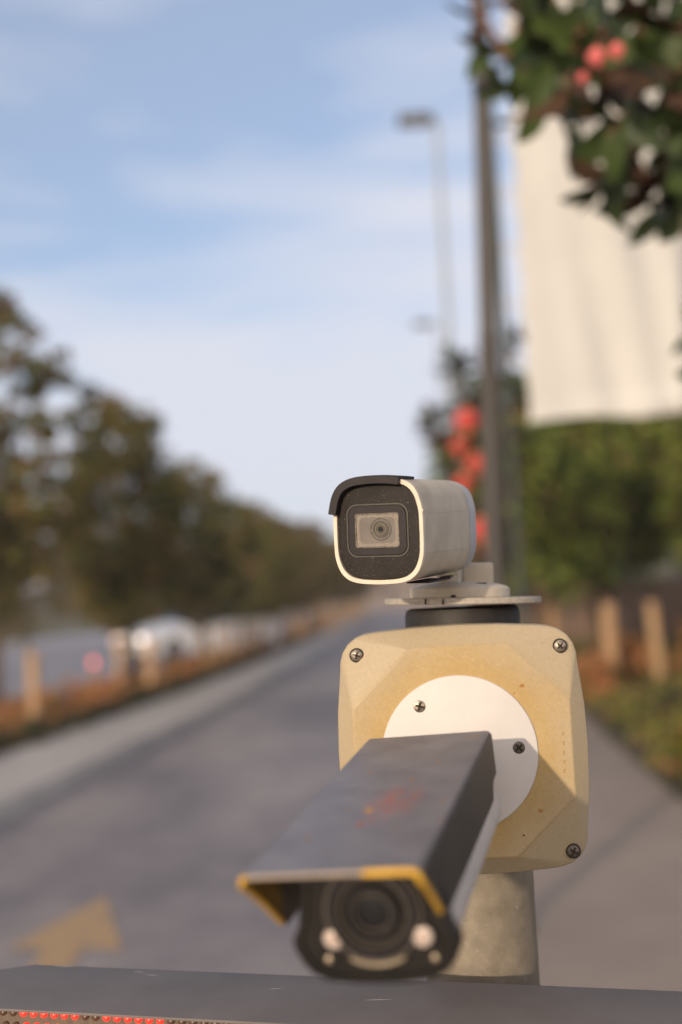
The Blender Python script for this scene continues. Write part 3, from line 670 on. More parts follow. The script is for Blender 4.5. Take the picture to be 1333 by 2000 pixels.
def whorl(parent, tip, direction, n, rr, scale=1.0, k0=0):
    d = Vector(direction).normalized()
    ref = Vector((0, 0, 1)) if abs(d.z) < 0.9 else Vector((1, 0, 0))
    a = d.cross(ref).normalized(); b = d.cross(a)
    for k in range(n):
        ang = 2.4 * k + rr.uniform(-0.4, 0.4)
        spread = rr.uniform(0.5, 1.35)
        out = (a * cos(ang) + b * sin(ang))
        ldir = (d * cos(spread) + out * sin(spread)).normalized()
        up = (d * 1.0 - out * 0.3 + Vector((rr.uniform(-.5, .5), rr.uniform(-.5, .5), rr.uniform(-.5, .5)))).normalized()
        x = ldir.cross(up).normalized(); z = x.cross(ldir)
        s = scale * rr.uniform(0.75, 1.2)
        M = Matrix(((x.x, ldir.x, z.x, 0), (x.y, ldir.y, z.y, 0), (x.z, ldir.z, z.z, 0), (0, 0, 0, 1)))
        o = bpy.data.objects.new('leaf', leafmeshes[rr.randrange(3)]); COL.objects.link(o); o.parent = parent
        o.matrix_local = Matrix.Translation(Vector(tip) - d * rr.uniform(0, 0.10) * scale) @ M @ Matrix.Diagonal((s, s, s, 1))

# foreground magnolia hanging in from the upper right, trunk outside the frame
mg = empty('magnolia_tree', (2.55, 3.6, 0)); tag(mg, 'magnolia with glossy dark leaves and rusty undersides hanging in at the upper right', 'tree')
rr = random.Random(3)
o0 = Vector((2.55, 3.6, 0))
obj('trunk', mesh('trunk', *tube([(0, 0, -0.05), (0.03, 0, 1.0), (-0.03, 0.02, 2.2), (-0.08, 0, 3.4), (-0.06, 0, 4.6)], [0.10, 0.085, 0.07, 0.05, 0.02], 12), 60), M_twig, mg)
limbs = [  # photo pixels of branch way points and depth
    [(1420, 380, 3.5), (1290, 290, 3.35), (1165, 215, 3.25), (1085, 165, 3.2), (985, 105, 3.15), (905, -30, 3.1)],
    [(1460, 300, 3.7), (1330, 290, 3.6), (1235, 235, 3.5), (1180, 130, 3.45), (1120, 20, 3.4)],
    [(1440, 200, 3.6), (1330, 150, 3.5), (1250, 60, 3.4), (1200, -40, 3.3)],
    [(1430, 420, 3.4), (1330, 370, 3.3), (1255, 330, 3.25)],
    [(1470, 640, 3.3), (1390, 660, 3.2), (1345, 655, 3.15)]]
for li, pts in enumerate(limbs):
    P = [at(*p) - o0 for p in pts]
    tr_z = P[0].z - 0.35
    P = [Vector((-0.04, 0, tr_z))] + P
    n = len(P); obj('branch', mesh('branch', *tube(P, [0.022 - 0.016 * i / (n - 1) for i in range(n)], 7), 60), M_twig, mg)
spots = []   # px, py, depth, direction dx, dy in the photo plane (down positive)
for p in [(1040, 70), (1010, 140), (1075, 120), (1100, 190), (1060, 215), (1135, 230), (1150, 150), (1120, 60), (1090, 10), (1190, 190), (1190, 270), (1175, 335), (1215, 345), (1180, 365), (1258, 400), (1230, 240), (1262, 170), (1290, 350), (1255, 385), (1285, 285), (1320, 330),
          (1325, 230), (1300, 130), (1225, 110), (1180, 60), (1160, -10), (1230, 10), (1290, 30), (1330, 60), (1340, 150), (1345, 280), (1365, 350), (940, 40), (965, 90), (1000, 175), (1370, 200), (1375, 90), (1310, -30), (1045, 5), (1125, 110), (1205, 150), (1270, 240), (1350, 400)]:
    spots.append(p)
cnt = 0
for (px_, py_) in spots:
    far = rr.uniform(2.95, 3.7)
    tip = at(px_, py_, far) - o0
    dirv = Vector((-0.5 + rr.uniform(-.7, .7), rr.uniform(-0.9, 0.5), -0.6 + rr.uniform(-.7, .8)))
    small = px_ < 1010
    base = tip - dirv.normalized() * 0.16
    obj('twig', mesh('twig', *tube([base, tip], [0.006, 0.003], 5)), M_twig, mg)
    nl = 3 if small else 5
    if cnt + nl > 285: break
    whorl(mg, tip, dirv, nl, rr, 0.85 if small else 1.05); cnt += nl
whorl(mg, at(1350, 655, 3.15) - o0, (-1, 0, -0.1), 5, rr, 0.7)
whorl(mg, at(1375, 725, 3.15) - o0, (-1, 0, 0), 3, rr, 0.7)

# slim magnolia behind the lamp post, hung with red lanterns
m2 = empty('magnolia_tree', (1.32, 12.2, 0)); tag(m2, 'slim young magnolia behind the lamp post, hung with red lanterns', 'tree')
obj('trunk', mesh('trunk', *tube([(0, 0, -0.05), (0.02, 0, 1.2), (-0.02, 0, 2.4), (0.0, 0, 3.9)], [0.05, 0.04, 0.03, 0.008], 9), 60), M_bark, m2)
o2 = Vector((1.32, 12.2, 0)); rr = random.Random(9)
pp = [(878, 700), (885, 730), (915, 745), (900, 780), (940, 760), (870, 800), (838, 830), (850, 860), (875, 850), (930, 800), (945, 720), (1000, 690), (1005, 660), (1010, 760), (1015, 800), (985, 740), (870, 900), (885, 930), (905, 960), (930, 990), (950, 940), (960, 880), (1000, 850), (1010, 900), (1000, 960), (985, 1010), (960, 1060), (940, 1090), (915, 1120), (1005, 1060), (910, 700), (925, 860), (845, 815), (990, 800), (1020, 840)]
for px_, py_ in pp:
    tip = at(px_, py_, 12.2 + rr.uniform(-0.35, 0.35)) - o2
    st = Vector((0, 0, max(0.8, tip.z - 0.45)))
    obj('branch', mesh('branch', *tube([st, (st + tip) / 2 + Vector((0, 0, -0.05)), tip], [0.014, 0.009, 0.005], 5)), M_bark, m2)
    whorl(m2, tip, (tip - st).normalized() + Vector((0, 0, 0.2)), 8, rr, 1.5)
def lantern(px_, py_, y, r, label):
    c = at(px_, py_, y); t = empty('lantern', c); tag(t, label, 'lantern', 'red lanterns in the slim magnolia')
    seg = 24; prof = []
    for i in range(11):
        a = -pi / 2 + pi * i / 10; prof.append((max(0.3, cos(a)) * r, sin(a) * r * 0.82))
    prof = [(max(0.35 * r, cos(-pi / 2 + pi * i / 10) * r), sin(-pi / 2 + pi * i / 10) * r * 0.85) for i in range(11)]
    v, f = lathe(prof, seg); v = [(a * (1 + 0.035 * cos(12 * atan2(b, a))), b * (1 + 0.035 * cos(12 * atan2(b, a))), c_) for a, b, c_ in v]
    obj('shade', mesh('shade', v, f, 60), M_red, t)
    for s in (-1, 1): lathe_obj('cap', [(0.38 * r, -0.012), (0.38 * r, 0.012)], M_gold, t, (0, 0, s * r * 0.88), 16)
    obj('tassel', mesh('tassel', *tube([(0, 0, -r * 0.9), (0, 0, -r * 1.7)], [0.008, 0.014], 6)), M_red, t)
    obj('cord', mesh('cord', *tube([(0, 0, r * 0.9), (0, 0, r * 1.5)], [0.004, 0.004], 5)), M_red, t)
lantern(912, 822, 11.6, 0.125, 'topmost red lantern, left of the lamp post')
lantern(897, 872, 11.9, 0.08, 'second red lantern down, just under the topmost')
lantern(930, 905, 11.7, 0.095, 'third red lantern down, close to the lamp post')
lantern(905, 945, 11.9, 0.09, 'red lantern just above the upper camera')
lantern(940, 1035, 11.6, 0.12, 'lowest red lantern, between the upper camera and the lamp post')
def small_lantern(px_, py_, y, r, label):
    c = at(px_, py_, y); t = empty('lantern', c); tag(t, label, 'lantern', 'red lanterns seen through the foreground magnolia')
    prof = [(max(0.35 * r, cos(-pi / 2 + pi * i / 8) * r), sin(-pi / 2 + pi * i / 8) * r * 0.85) for i in range(9)]
    v, f = lathe(prof, 20); obj('shade', mesh('shade', v, f, 60), M_redpale, t)
    for s in (-1, 1): lathe_obj('cap', [(0.38 * r, -0.002), (0.38 * r, 0.002)], M_redpale, t, (0, 0, s * r * 0.88), 12)
small_lantern(1166, 112, 2.85, 0.024, 'rounded red lantern brightest among the upper right leaves')
small_lantern(1205, 100, 2.85, 0.020, 'red lantern just right of the brightest one in the upper right leaves')
small_lantern(1140, 152, 2.9, 0.014, 'smaller darker red lantern below the other two in the upper right leaves')

# ------------------------------------------------------------------ FOREGROUND: pole
pc = at(902, 1185, 1.062); PX, PY = pc.x, pc.y
pole = empty('camera_pole', (PX, PY, 0)); tag(pole, 'round galvanised pole with a black rubber cap that carries the cameras', 'pole')
lathe_obj('tube', [(0.0505, 0.012), (0.0505, 0.7), (0.0495, 1.0), (0.0495, 1.405)], M_pole, pole, seg=64)
lathe_obj('base_plate', [(0.11, 0.004), (0.11, 0.012), (0.108, 0.014)], M_pole, pole, seg=32)
lathe_obj('cap', [(0.0500, 1.385), (0.0515, 1.388), (0.0515, 1.428), (0.0500, 1.4335), (0.046, 1.4352)], M_cap, pole, seg=64)
box('cap_nick', (0.030, -0.0425, 1.413), (0.0025, 0.0015, 0.0035), M_armscr, pole, rot=Euler((0.3, 0.6, 0.5)))

# ---- mounting plate, flange and upper camera
plate = empty('mounting_plate', (PX + 0.001, PY, 1.4375), (0, RAD(2.0), 0)); tag(plate, 'thin rough round metal plate lying on the black pole cap', 'plate')
lathe_obj('disc', [(0.0695, 0), (0.0703, 0.0008), (0.0703, 0.0050), (0.0695, 0.0057)], M_plate, plate, seg=72)
for a in (238, 251):
    box('edge_slot', (0.0703 * cos(RAD(a)), 0.0703 * sin(RAD(a)), 0.0028), (0.0012, 0.0016, 0.0048), M_hole, plate, rot=Euler((0, 0, RAD(a + 90))))

# upper camera
UC = Vector((0.0280, 0.915, 1.4985)); UE = Euler((RAD(3.3), RAD(2.2), RAD(-23.6)), 'XYZ')
up = empty('security_camera', UC); up.rotation_mode = 'XYZ'; up.rotation_euler = UE
tag(up, 'small grey bullet camera with cream-rimmed black face, on top of the pole', 'camera')
def bodyring(y, s=1.0, W=0.0725, Hh=0.0805, r=0.019, dz=0, bulge=0.0018):
    pts = []
    base = rrect(W * s, Hh * s, r * s, 7)
    for x, z in base:
        x += math.copysign(bulge, x) * (1 - (z / (Hh / 2)) ** 2) * (abs(x) > W * 0.3) 
        z += math.copysign(bulge, z) * (1 - (x / (W / 2)) ** 2) * (abs(z) > Hh * 0.3)
        pts.append((x, y, z + dz))
    return pts
def facetring(y, s=1.0):
    # shell with three flat facets on each side, the upper one rolling over to the top
    H2, W2 = 0.0405 * s, 0.0365 * s
    half = [(0, H2 * 1.03), (W2 * 0.45, H2 * 1.01), (W2 * 0.66, H2 * 0.955), (W2 * 0.82, H2 * 0.86), (W2 * 0.93, H2 * 0.70), (W2 * 0.985, H2 * 0.52), (W2 * 1.02, H2 * 0.36), (W2 * 1.02, -H2 * 0.40), (W2 * 0.965, -H2 * 0.62), (W2 * 0.87, -H2 * 0.80), (W2 * 0.70, -H2 * 0.93), (W2 * 0.45, -H2 * 0.99), (0, -H2 * 1.01)]
    pts = half + [(-x, z) for x, z in half[-2:0:-1]]
    for _ in range(2):
        nw = []
        for i in range(len(pts)):
            a, b = pts[i], pts[(i + 1) % len(pts)]
            nw += [(a[0] * .78 + b[0] * .22, a[1] * .78 + b[1] * .22), (a[0] * .22 + b[0] * .78, a[1] * .22 + b[1] * .78)]
        pts = nw
    return [(x, y, z) for x, z in pts]
# shell
obj('shell', mesh('shell', *loft([facetring(0.0035), facetring(0.10), facetring(0.118)]), 12), M_bodyg, up)
for zf in (0.0135, -0.0175):
    obj('crease', mesh('crease', *tube([(0.0368, 0.006, zf), (0.0369, 0.06, zf), (0.0368, 0.117, zf)], [0.00035] * 3, 6)), M_bodyg, up)
obj('seam', mesh('seam', *loft([facetring(0.1182, 0.985), facetring(0.1192, 0.985)]), 12), M_gasket, up)
obj('rear_cover', mesh('rear_cover', *loft([facetring(0.1194, 1.0), facetring(0.130, 0.995), facetring(0.141, 0.965), facetring(0.149, 0.90), facetring(0.1545, 0.80), facetring(0.157, 0.62)]), 40), M_rear, up)
# rim: a ring with thickness
def ringmesh(name, outer, inner, y0, y1):
    n = len(outer)
    vs = [(x, y0, z) for x, z in outer] + [(x, y1, z) for x, z in outer] + [(x, y0, z) for x, z in inner] + [(x, y1, z) for x, z in inner]
    fs = []
    for k in range(n):
        k2 = (k + 1) % n
        fs += [(k, k2, n + k2, n + k), (2 * n + k, 3 * n + k, 3 * n + k2, 2 * n + k2), (k, 2 * n + k, 2 * n + k2, k2), (n + k, n + k2, 3 * n + k2, 3 * n + k)]
    return mesh(name, vs, fs, 30)
def xz(ring): return [(p[0], p[2]) for p in ring]
obj('rim', ringmesh('rim', xz(facetring(0, 1.005)), xz(facetring(0, 0.928)), -0.0006, 0.0034), M_bezel, up)
# face, recessed, slightly dished
obj('face', mesh('face', *loft([facetring(0.0030, 0.925), facetring(0.0012, 0.91), facetring(0.0009, 0.86)]), 30), M_face, up)
# raised frames and window
wc = (-0.0005, 0.0010)
obj('window_frame', ringmesh('window_frame', rrect(0.0515, 0.0415, 0.0085, 6, *wc), rrect(0.0495, 0.0395, 0.0078, 6, *wc), -0.0001, 0.0006), M_lensring, up)
obj('window_frame', ringmesh('window_frame', rrect(0.0480, 0.0380, 0.0072, 6, *wc), rrect(0.0360, 0.0262, 0.002, 6, *wc), -0.0004, 0.0008), M_black, up)
obj('window_frame', ringmesh('window_frame', rrect(0.0365, 0.0267, 0.0018, 6, *wc), rrect(0.0350, 0.0252, 0.001, 6, *wc), -0.0009, 0.0006), M_screw_dark, up)
wn = obj('window', mesh('window', *loft([[(x, 0.0008, z) for x, z in rrect(0.0349, 0.0251, 0.001, 3, *wc)], [(x, -0.0001, z) for x, z in rrect(0.0349, 0.0251, 0.001, 3, *wc)]])), M_window, up)
obj('dust_border', ringmesh('dust_border', rrect(0.0346, 0.0248, 0.001, 6, *wc), rrect(0.0300, 0.0202, 0.004, 6, *wc), -0.00025, -0.00005), M_windust, wn)
lc = (0.0025, 0.0018)
for j, (r0, r1, mt_) in enumerate([(0.0088, 0.0080, M_lensring), (0.0068, 0.0056, M_lensring), (0.0047, 0.0038, M_lensbrass), (0.0028, 0.0021, M_lensring)]):
    oc = [(lc[0] + r0 * cos(2 * pi * k / 40), lc[1] + r0 * sin(2 * pi * k / 40)) for k in range(40)]
    ic = [(lc[0] + r1 * cos(2 * pi * k / 40), lc[1] + r1 * sin(2 * pi * k / 40)) for k in range(40)]
    obj('lens_ring', ringmesh('lens_ring', oc, ic, -0.0005 - j * 0.0001, -0.0002), mt_, wn)
lathe_obj('lens_glass', [(0.0054, -0.00045), (0.0054, -0.00015)], M_lensring, wn, (lc[0], 0, lc[1]), 40, 'y')
lathe_obj('lens_glass', [(0.0020, -0.0009), (0.0020, -0.0003)], M_lensglass, wn, (lc[0], 0, lc[1]), 24, 'y')
lathe_obj('sensor_dot', [(0.0004, -0.0004), (0.0004, 0)], M_led, wn, (-0.0055, 0, 0.001), 8, 'y')
# dark visor: a strip wrapped over the upper left of the shell
full = xz(facetring(0, 1.0)); cen = Vector((0, 0))
path = []
H2, W2 = 0.0405, 0.0365
seq = [(-W2 * 1.02, H2 * 0.36), (-W2 * 0.985, H2 * 0.52), (-W2 * 0.93, H2 * 0.70), (-W2 * 0.82, H2 * 0.86), (-W2 * 0.66, H2 * 0.955), (-W2 * 0.45, H2 * 1.01), (-W2 * 0.2, H2 * 1.025), (0, H2 * 1.03), (W2 * 0.3, H2 * 1.02), (W2 * 0.56, H2 * 0.985)]
def offs(seq, d):
    out = []
    for i, p in enumerate(seq):
        a = Vector(seq[max(i - 1, 0)]); b = Vector(seq[min(i + 1, len(seq) - 1)]); t = (b - a).normalized(); nrm = Vector((-t.y, t.x))
        if nrm.dot(Vector(p)) < 0: nrm = -nrm
        out.append((p[0] + nrm.x * d, p[1] + nrm.y * d))
    return out
def visor_strip(name, seq, d0, d1, y0, y1, mat, parent):
    A, B = offs(seq, d0), offs(seq, d1); n = len(seq)
    prof = B + A[::-1]
    vs, fs = loft([[(x, y0 + 0.0006, z) for x, z in offs(seq, d1 - 0.0006) + offs(seq, d0 + 0.0004)[::-1]], [(x, y0 + 0.0012, z) for x, z in prof], [(x, y1, z) for x, z in prof]], cap0=False, cap1=False)
    m2_ = 2 * n
    for r_ in (0, 2):
        for k in range(n - 1):
            fs.append((r_ * m2_ + k, r_ * m2_ + k + 1, r_ * m2_ + m2_ - 2 - k, r_ * m2_ + m2_ - 1 - k))
    return obj(name, mesh(name, vs, fs, 30), mat, parent)
def smooth_seq(q):
    for _ in range(2):
        nw = [q[0]]
        for a, b in zip(q, q[1:]): nw += [(a[0] * .75 + b[0] * .25, a[1] * .75 + b[1] * .25), (a[0] * .25 + b[0] * .75, a[1] * .25 + b[1] * .75)]
        q = nw + [q[-1]]
    return q
seq = smooth_seq(seq)
visor_strip('visor', seq, -0.0045, 0.0022, -0.0070, -0.0009, M_black, up)
visor_strip('visor_hood', seq, 0.0003, 0.0024, -0.0008, 0.030, M_black, up)
# crack line on the side of the shell where the rim ends, and tape below
box('rim_break', (0.0372, 0.0006, 0.0150), (0.0016, 0.0034, 0.0022), M_bezel, up, rot=Euler((0, 0.3, 0)), bevel=0.0003)
box('rubber_tab', (0.022, 0.052, -0.0418), (0.020, 0.05, 0.0012), M_black, up, bevel=0.0003)
box('rubber_tab', (0.026, 0.083, -0.0412), (0.010, 0.02, 0.0016), M_black, up, rot=Euler((0, -0.12, 0.2)), bevel=0.0003)
# flange + knuckle, belong to the camera's mount
fl = empty('camera_bracket', (PX - 0.001, PY, 1.4432), (0, RAD(2.0), 0)); tag(fl, 'pale grey domed base flange between the thin plate and the upper camera', 'bracket')
lathe_obj('flange', [(0.0443, 0), (0.0448, 0.0006), (0.0446, 0.0080), (0.0425, 0.0098), (0.036, 0.0118), (0.026, 0.0136), (0.018, 0.0142)], M_bodyg, fl, seg=64, smooth=25)
lathe_obj('neck', [(0.009, 0.0130), (0.009, 0.0205)], M_bodyg, fl, (-0.012, -0.01, 0), 24)
lathe_obj('slot', [(0.0055, 0.0112), (0.0055, 0.0134)], M_hole, fl, (0.016, -0.026, -0.0005), 20)
box('screw_slot', (-0.010, -0.0435, 0.0015), (0.004, 0.004, 0.0022), M_hole, fl, bevel=0.0004)
kn = [(0.0, 0.0125), (0.0, 0.0290)]
bm = bmesh.new(); box_bm(bm, (0.016, 0.012, 0.0205), (0.028, 0.040, 0.0215), None, 0.003, 3)
obj('knuckle', bm_mesh('knuckle', bm, 35), M_bodyg, fl)

# ---- junction box
BC = at(904, 1463, 0.950)
bxe = empty('junction_box', BC, (0, 0, RAD(-4))); tag(bxe, 'square sun-yellowed plastic junction box with faceted cover on the pole', 'junction box')
K = 0.000413
side = []
cr = [(232, 160), (231, 178), (226, 196), (215, 213), (199, 225), (182, 231), (164, 234)]
q = cr
outl = []
def quad(sx, sy, pts): return [(sx * a, sy * b) for a, b in pts]
outl += [(243, 0), (240.5, 80)] + quad(1, 1, q) + [(85, 239.5), (0, 242), (-85, 239.5)] + quad(-1, 1, q[::-1]) + [(-240.5, 80), (-243, 0), (-240.5, -80)] + quad(-1, -1, q) + [(-85, -240), (0, -242), (85, -240)] + quad(1, -1, q[::-1]) + [(240.5, -80)]
outl = [(a * K, b * K) for a, b in outl]
octo = [(a * K, b * K) for a, b in [(209, 88), (93, 200), (-93, 200), (-209, 88), (-209, -92), (-93, -203), (93, -203), (209, -92)]]
n = len(outl)
Y0 = 0.0; YR = -0.0135
vs = [(a * 0.988, Y0 - 0.0015, b * 0.988) for a, b in outl] + [(a, Y0, b) for a, b in outl] + [(a * 1.003, 0.022, b * 1.003) for a, b in outl] + [(a, YR, b) for a, b in octo]
fs = []
for r_ in (0, 1):
    for k in range(n):
        k2 = (k + 1) % n; fs.append((r_ * n + k, r_ * n + k2, (r_ + 1) * n + k2, (r_ + 1) * n + k))
fs.append(tuple(range(2 * n, 3 * n)))
oc = 3 * n; fs.append(tuple(oc + k for k in range(8)))
# index anchors in the outline nearest to the facet corners
def near(px_, pz): return min(range(n), key=lambda k: (outl[k][0] - px_ * K) ** 2 + (outl[k][1] - pz * K) ** 2)
anch = [near(232, 160), near(164, 234), near(-164, 234), near(-232, 160), near(-232, -160), near(-164, -234), near(164, -234), near(232, -160)]
def span(a, b):
    out = [a]
    while a != b: a = (a + 1) % n; out.append(a)
    return out
for k in range(8):
    a, b = anch[k], anch[(k + 1) % 8]; o1, o2_ = oc + k, oc + (k + 1) % 8
    sp = span(a, b); h_ = len(sp) // 2
    for i in range(h_): fs.append((o1, sp[i], sp[i + 1]))
    fs.append((o1, sp[h_], o2_))
    for i in range(h_, len(sp) - 1): fs.append((o2_, sp[i], sp[i + 1]))
cv = obj('cover', mesh('cover', vs, fs, 9), M_box, bxe)
bv = cv.modifiers.new('soft_edges', 'BEVEL'); bv.width = 0.0009; bv.segments = 2; bv.limit_method = 'ANGLE'; bv.angle_limit = RAD(6)
gk = [[(a * 0.985, y_, b * 0.985) for a, b in outl] for y_ in (0.0222, 0.0242)]
obj('gasket', mesh('gasket', *loft(gk), 30), M_gasket, bxe)
obj('back_box', mesh('back_box', *loft([[(a * 0.995, y_, b * 0.995) for a, b in outl] for y_ in (0.0244, 0.056)]), 30), M_back, bxe)
# straps to the pole
for z in (-0.06, 0.06):
    st = lathe_obj('clamp', [(0.0520, -0.006), (0.0520, 0.006)], M_screw, bxe, (0.0, 0.112, z), 40)
# wear on the cover: drips stamped beside the right edge, chips, scratches
for k, (du, dv) in enumerate([(207, 27), (207, 10), (206, -8), (206, -26), (205, -43)]):
    seqc = [(0.0, 0.0), (-0.0012, 0.0002), (-0.0014, -0.0016), (-0.0004, -0.0020)]
    dx = (du - 12) * K
    obj('stamped_mark', mesh('stamped_mark', *tube([(dx + a, YR - 0.0001, dv * K + b) for a, b in seqc], [0.00032] * 4, 6)), M_rust, bxe)
def blob(parent, x, y, z, r, mat, name, seed, axis='y'):
    rr_ = random.Random(seed); ring = []
    for k in range(12):
        q_ = r * rr_.uniform(0.55, 1.15); a = 2 * pi * k / 12; ring.append((q_ * cos(a), q_ * sin(a) * 0.8))
    if axis == 'y': v = [(x + a, y, z + b) for a, b in ring] + [(x + a * .7, y - 0.0003, z + b * .7) for a, b in ring]
    else: v = [(x + a, y + b, z) for a, b in ring] + [(x + a * .7, y + b * .7, z + 0.0002) for a, b in ring]
    obj(name, mesh(name, *loft([v[:12], v[12:]]), 60), mat, parent)
blob(bxe, 120 * K, YR, 120 * K, 0.0022, M_rust, 'rust_spot', 1)
blob(bxe, 141 * K, YR, -118 * K, 0.0022, M_rust, 'rust_spot', 2)
blob(bxe, 106 * K, YR, -163 * K, 0.0011, M_hole, 'grime_spot', 3)
blob(bxe, 104 * K, YR, 106 * K, 0.0010, M_rust, 'rust_spot', 5)
def scratch(parent, pts, r=0.0003, mat=M_scratch):
    obj('scratch', mesh('scratch', *tube(pts, [r * 0.3] + [r] * (len(pts) - 2) + [r * 0.3], 5)), mat, parent)
scratch(bxe, [(186 * K, -0.0062, 92 * K), (192 * K, -0.0058, 112 * K), (204 * K, -0.0048, 132 * K), (219 * K, -0.0032, 146 * K)], 0.00055)
scratch(bxe, [(-190 * K, -0.0052, 150 * K), (-178 * K, -0.0060, 135 * K)], 0.00025)
rs2 = random.Random(17)
for k in range(14):
    a = rs2.uniform(-85, 85) * K; b = rs2.uniform(155, 195) * K * (1 if k % 2 else 0.99); L2 = rs2.uniform(0.004, 0.014); th = rs2.uniform(-1, 1)
    scratch(bxe, [(a, YR - 0.00005, b), (a + L2 * 0.5 * cos(th), YR - 0.0001, b + L2 * 0.5 * sin(th)), (a + L2 * cos(th), YR - 0.00005, b + L2 * sin(th))], 0.00012)
def screw(parent, x, y, z, r, mat_head, ang, name='screw', deep=0.0):
    s = lathe_obj(name, [(r * 1.15, 0.004), (r * 1.15, -0.0002), (r * 1.05, -0.0004)], M_hole, parent, (x, y, z), 28, 'y')
    lathe_obj('head', [(r * 0.93, 0.002), (r * 0.93, -0.0004), (r * 0.72, -0.0013), (r * 0.3, -0.0016)], mat_head, s, (0, deep, 0), 28, 'y')
    for k in (0, 1):
        a = ang + k * pi / 2
        box('slot', (0, -0.0013 + deep, 0), (r * 1.15, 0.0014, r * 0.26), M_hole, s, rot=Euler((0, a, 0)))
    return s
for (a, b, mt_, an) in [(-197, 192, M_screw, 0.35), (199, 192, M_screw, 0.8), (200, -200, M_screw_dark, 0.5), (-197, -198, M_screw_dark, 0.2)]:
    sc_ = screw(bxe, a * K, -0.0058, b * K, 0.0051, mt_, an)

# ---- white disc and lower camera
DC = at(899, 1472, 0.9345)
lo = empty('bullet_camera', DC, (0, 0, RAD(-4))); tag(lo, 'large bullet camera under a dark sun visor, on a white disc on the junction box', 'camera')
dr = 0.0618
lathe_obj('mounting_disc', [(dr, 0.0048), (dr, 0.0012), (dr - 0.0004, 0.0005), (dr - 0.0012, 0.0)], M_disc, lo, (0, 0, 0), 96, 'y')
for (a, b, an, mt_) in [(-74, 95, 0.3, M_screw), (115, 7, 0.9, M_screw_dark), (-36, -115, 0.1, M_screw)]:
    screw(lo, a * 0.000405, 0.0006, b * 0.000405, 0.0062, mt_, an, deep=0.0004)
# arm from the disc to the body
S = 0.945
PR0 = Vector((0, 0, EYE)) + (Vector((-0.01669, 0.63044, 1.30585)) - Vector((0, 0, EYE))) * S
hd = empty('camera_head', (0, 0, 0))
hd.parent = lo
hm = Matrix.Translation(PR0) @ Matrix.Rotation(RAD(-14.05), 4, 'Z') @ Matrix.Rotation(RAD(5.94), 4, 'X') @ Matrix.Rotation(RAD(-2.78), 4, 'Y')
lm = Matrix.Translation(DC) @ Matrix.Rotation(RAD(-4), 4, 'Z')
bpy.data.objects.remove(hd)
HM = lm.inverted() @ hm          # head space -> disc space
def hobj(name, vsfs, mat, smooth=35, scale=S, parent=None):
    vs, fs = vsfs; o = obj(name, mesh(name, [Vector(v) * scale for v in vs], fs, smooth), mat, parent if parent is not None else lo)
    if parent is None: o.matrix_local = HM
    return o
# visor: folded sheet (top + two flaps) with real thickness
LV, WV = 0.3136, 0.05
th = 0.0022
def visor_section(y, zr, zl, off):
    w = WV - off; z = -off; r = 0.0045 - off * 0.6
    pts = [(w, -zr)] + [(w - r + r * cos(RAD(a)), z - r + r * sin(RAD(a))) for a in (0, 22, 45, 68, 90)] + [(0, z)] + [(-w + r - r * cos(RAD(a)), z - r + r * sin(RAD(a))) for a in (90, 68, 45, 22, 0)] + [(-w, -zl)]
    return [(x, y, zz_) for x, zz_ in pts]
flap = [(0.0, 0.0062), (0.012, 0.0135), (0.03, 0.0275), (0.0595, 0.0525), (0.064, 0.0555), (0.11, 0.0562), (0.2, 0.0558), (0.276, 0.0552), (0.281, 0.0490), (0.288, 0.0385), (0.295, 0.0338), (LV, 0.0334)]
outs = [visor_section(y, d, d * 0.93 if y < 0.06 else d * 0.93, 0.0) for y, d in flap]
ins = [visor_section(y, d, d * 0.93, th) for y, d in flap]
m_ = len(outs[0]); nR = len(outs)
def sheet_faces(): 
    fs = []
    for i in range(nR - 1):
        for k in range(m_ - 1): fs.append((i * m_ + k, i * m_ + k + 1, (i + 1) * m_ + k + 1, (i + 1) * m_ + k))
    return fs
V = [p for r in outs for p in r] + [p for r in ins for p in r]
off = nR * m_
top_f, side_f, in_f, edge_f = [], [], [], []
for i in range(nR - 1):
    for k in range(m_ - 1):
        f = (i * m_ + k, i * m_ + k + 1, (i + 1) * m_ + k + 1, (i + 1) * m_ + k)
        (top_f if 2 <= k <= m_ - 4 else side_f).append(f)
        in_f.append(tuple(off + q_ for q_ in f))
    for k in (0, m_ - 1): edge_f.append((i * m_ + k, (i + 1) * m_ + k, off + (i + 1) * m_ + k, off + i * m_ + k))
back_f = [((nR - 1) * m_ + k, (nR - 1) * m_ + k + 1, off + (nR - 1) * m_ + k + 1, off + (nR - 1) * m_ + k) for k in range(m_ - 1)]
front_f = [(k, k + 1, off + k + 1, off + k) for k in range(m_ - 1)]
allf = top_f + side_f + in_f + edge_f + back_f + front_f
vme = mesh('visor', [Vector(v) * S for v in V], allf, 30)
vme.materials.append(M_visor); vme.materials.append(M_visor_side)
# the side flaps and lining take the darker colour
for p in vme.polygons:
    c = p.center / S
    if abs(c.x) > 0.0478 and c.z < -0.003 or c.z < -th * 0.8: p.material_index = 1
vis = obj('visor', vme, None, lo); vis.matrix_local = HM
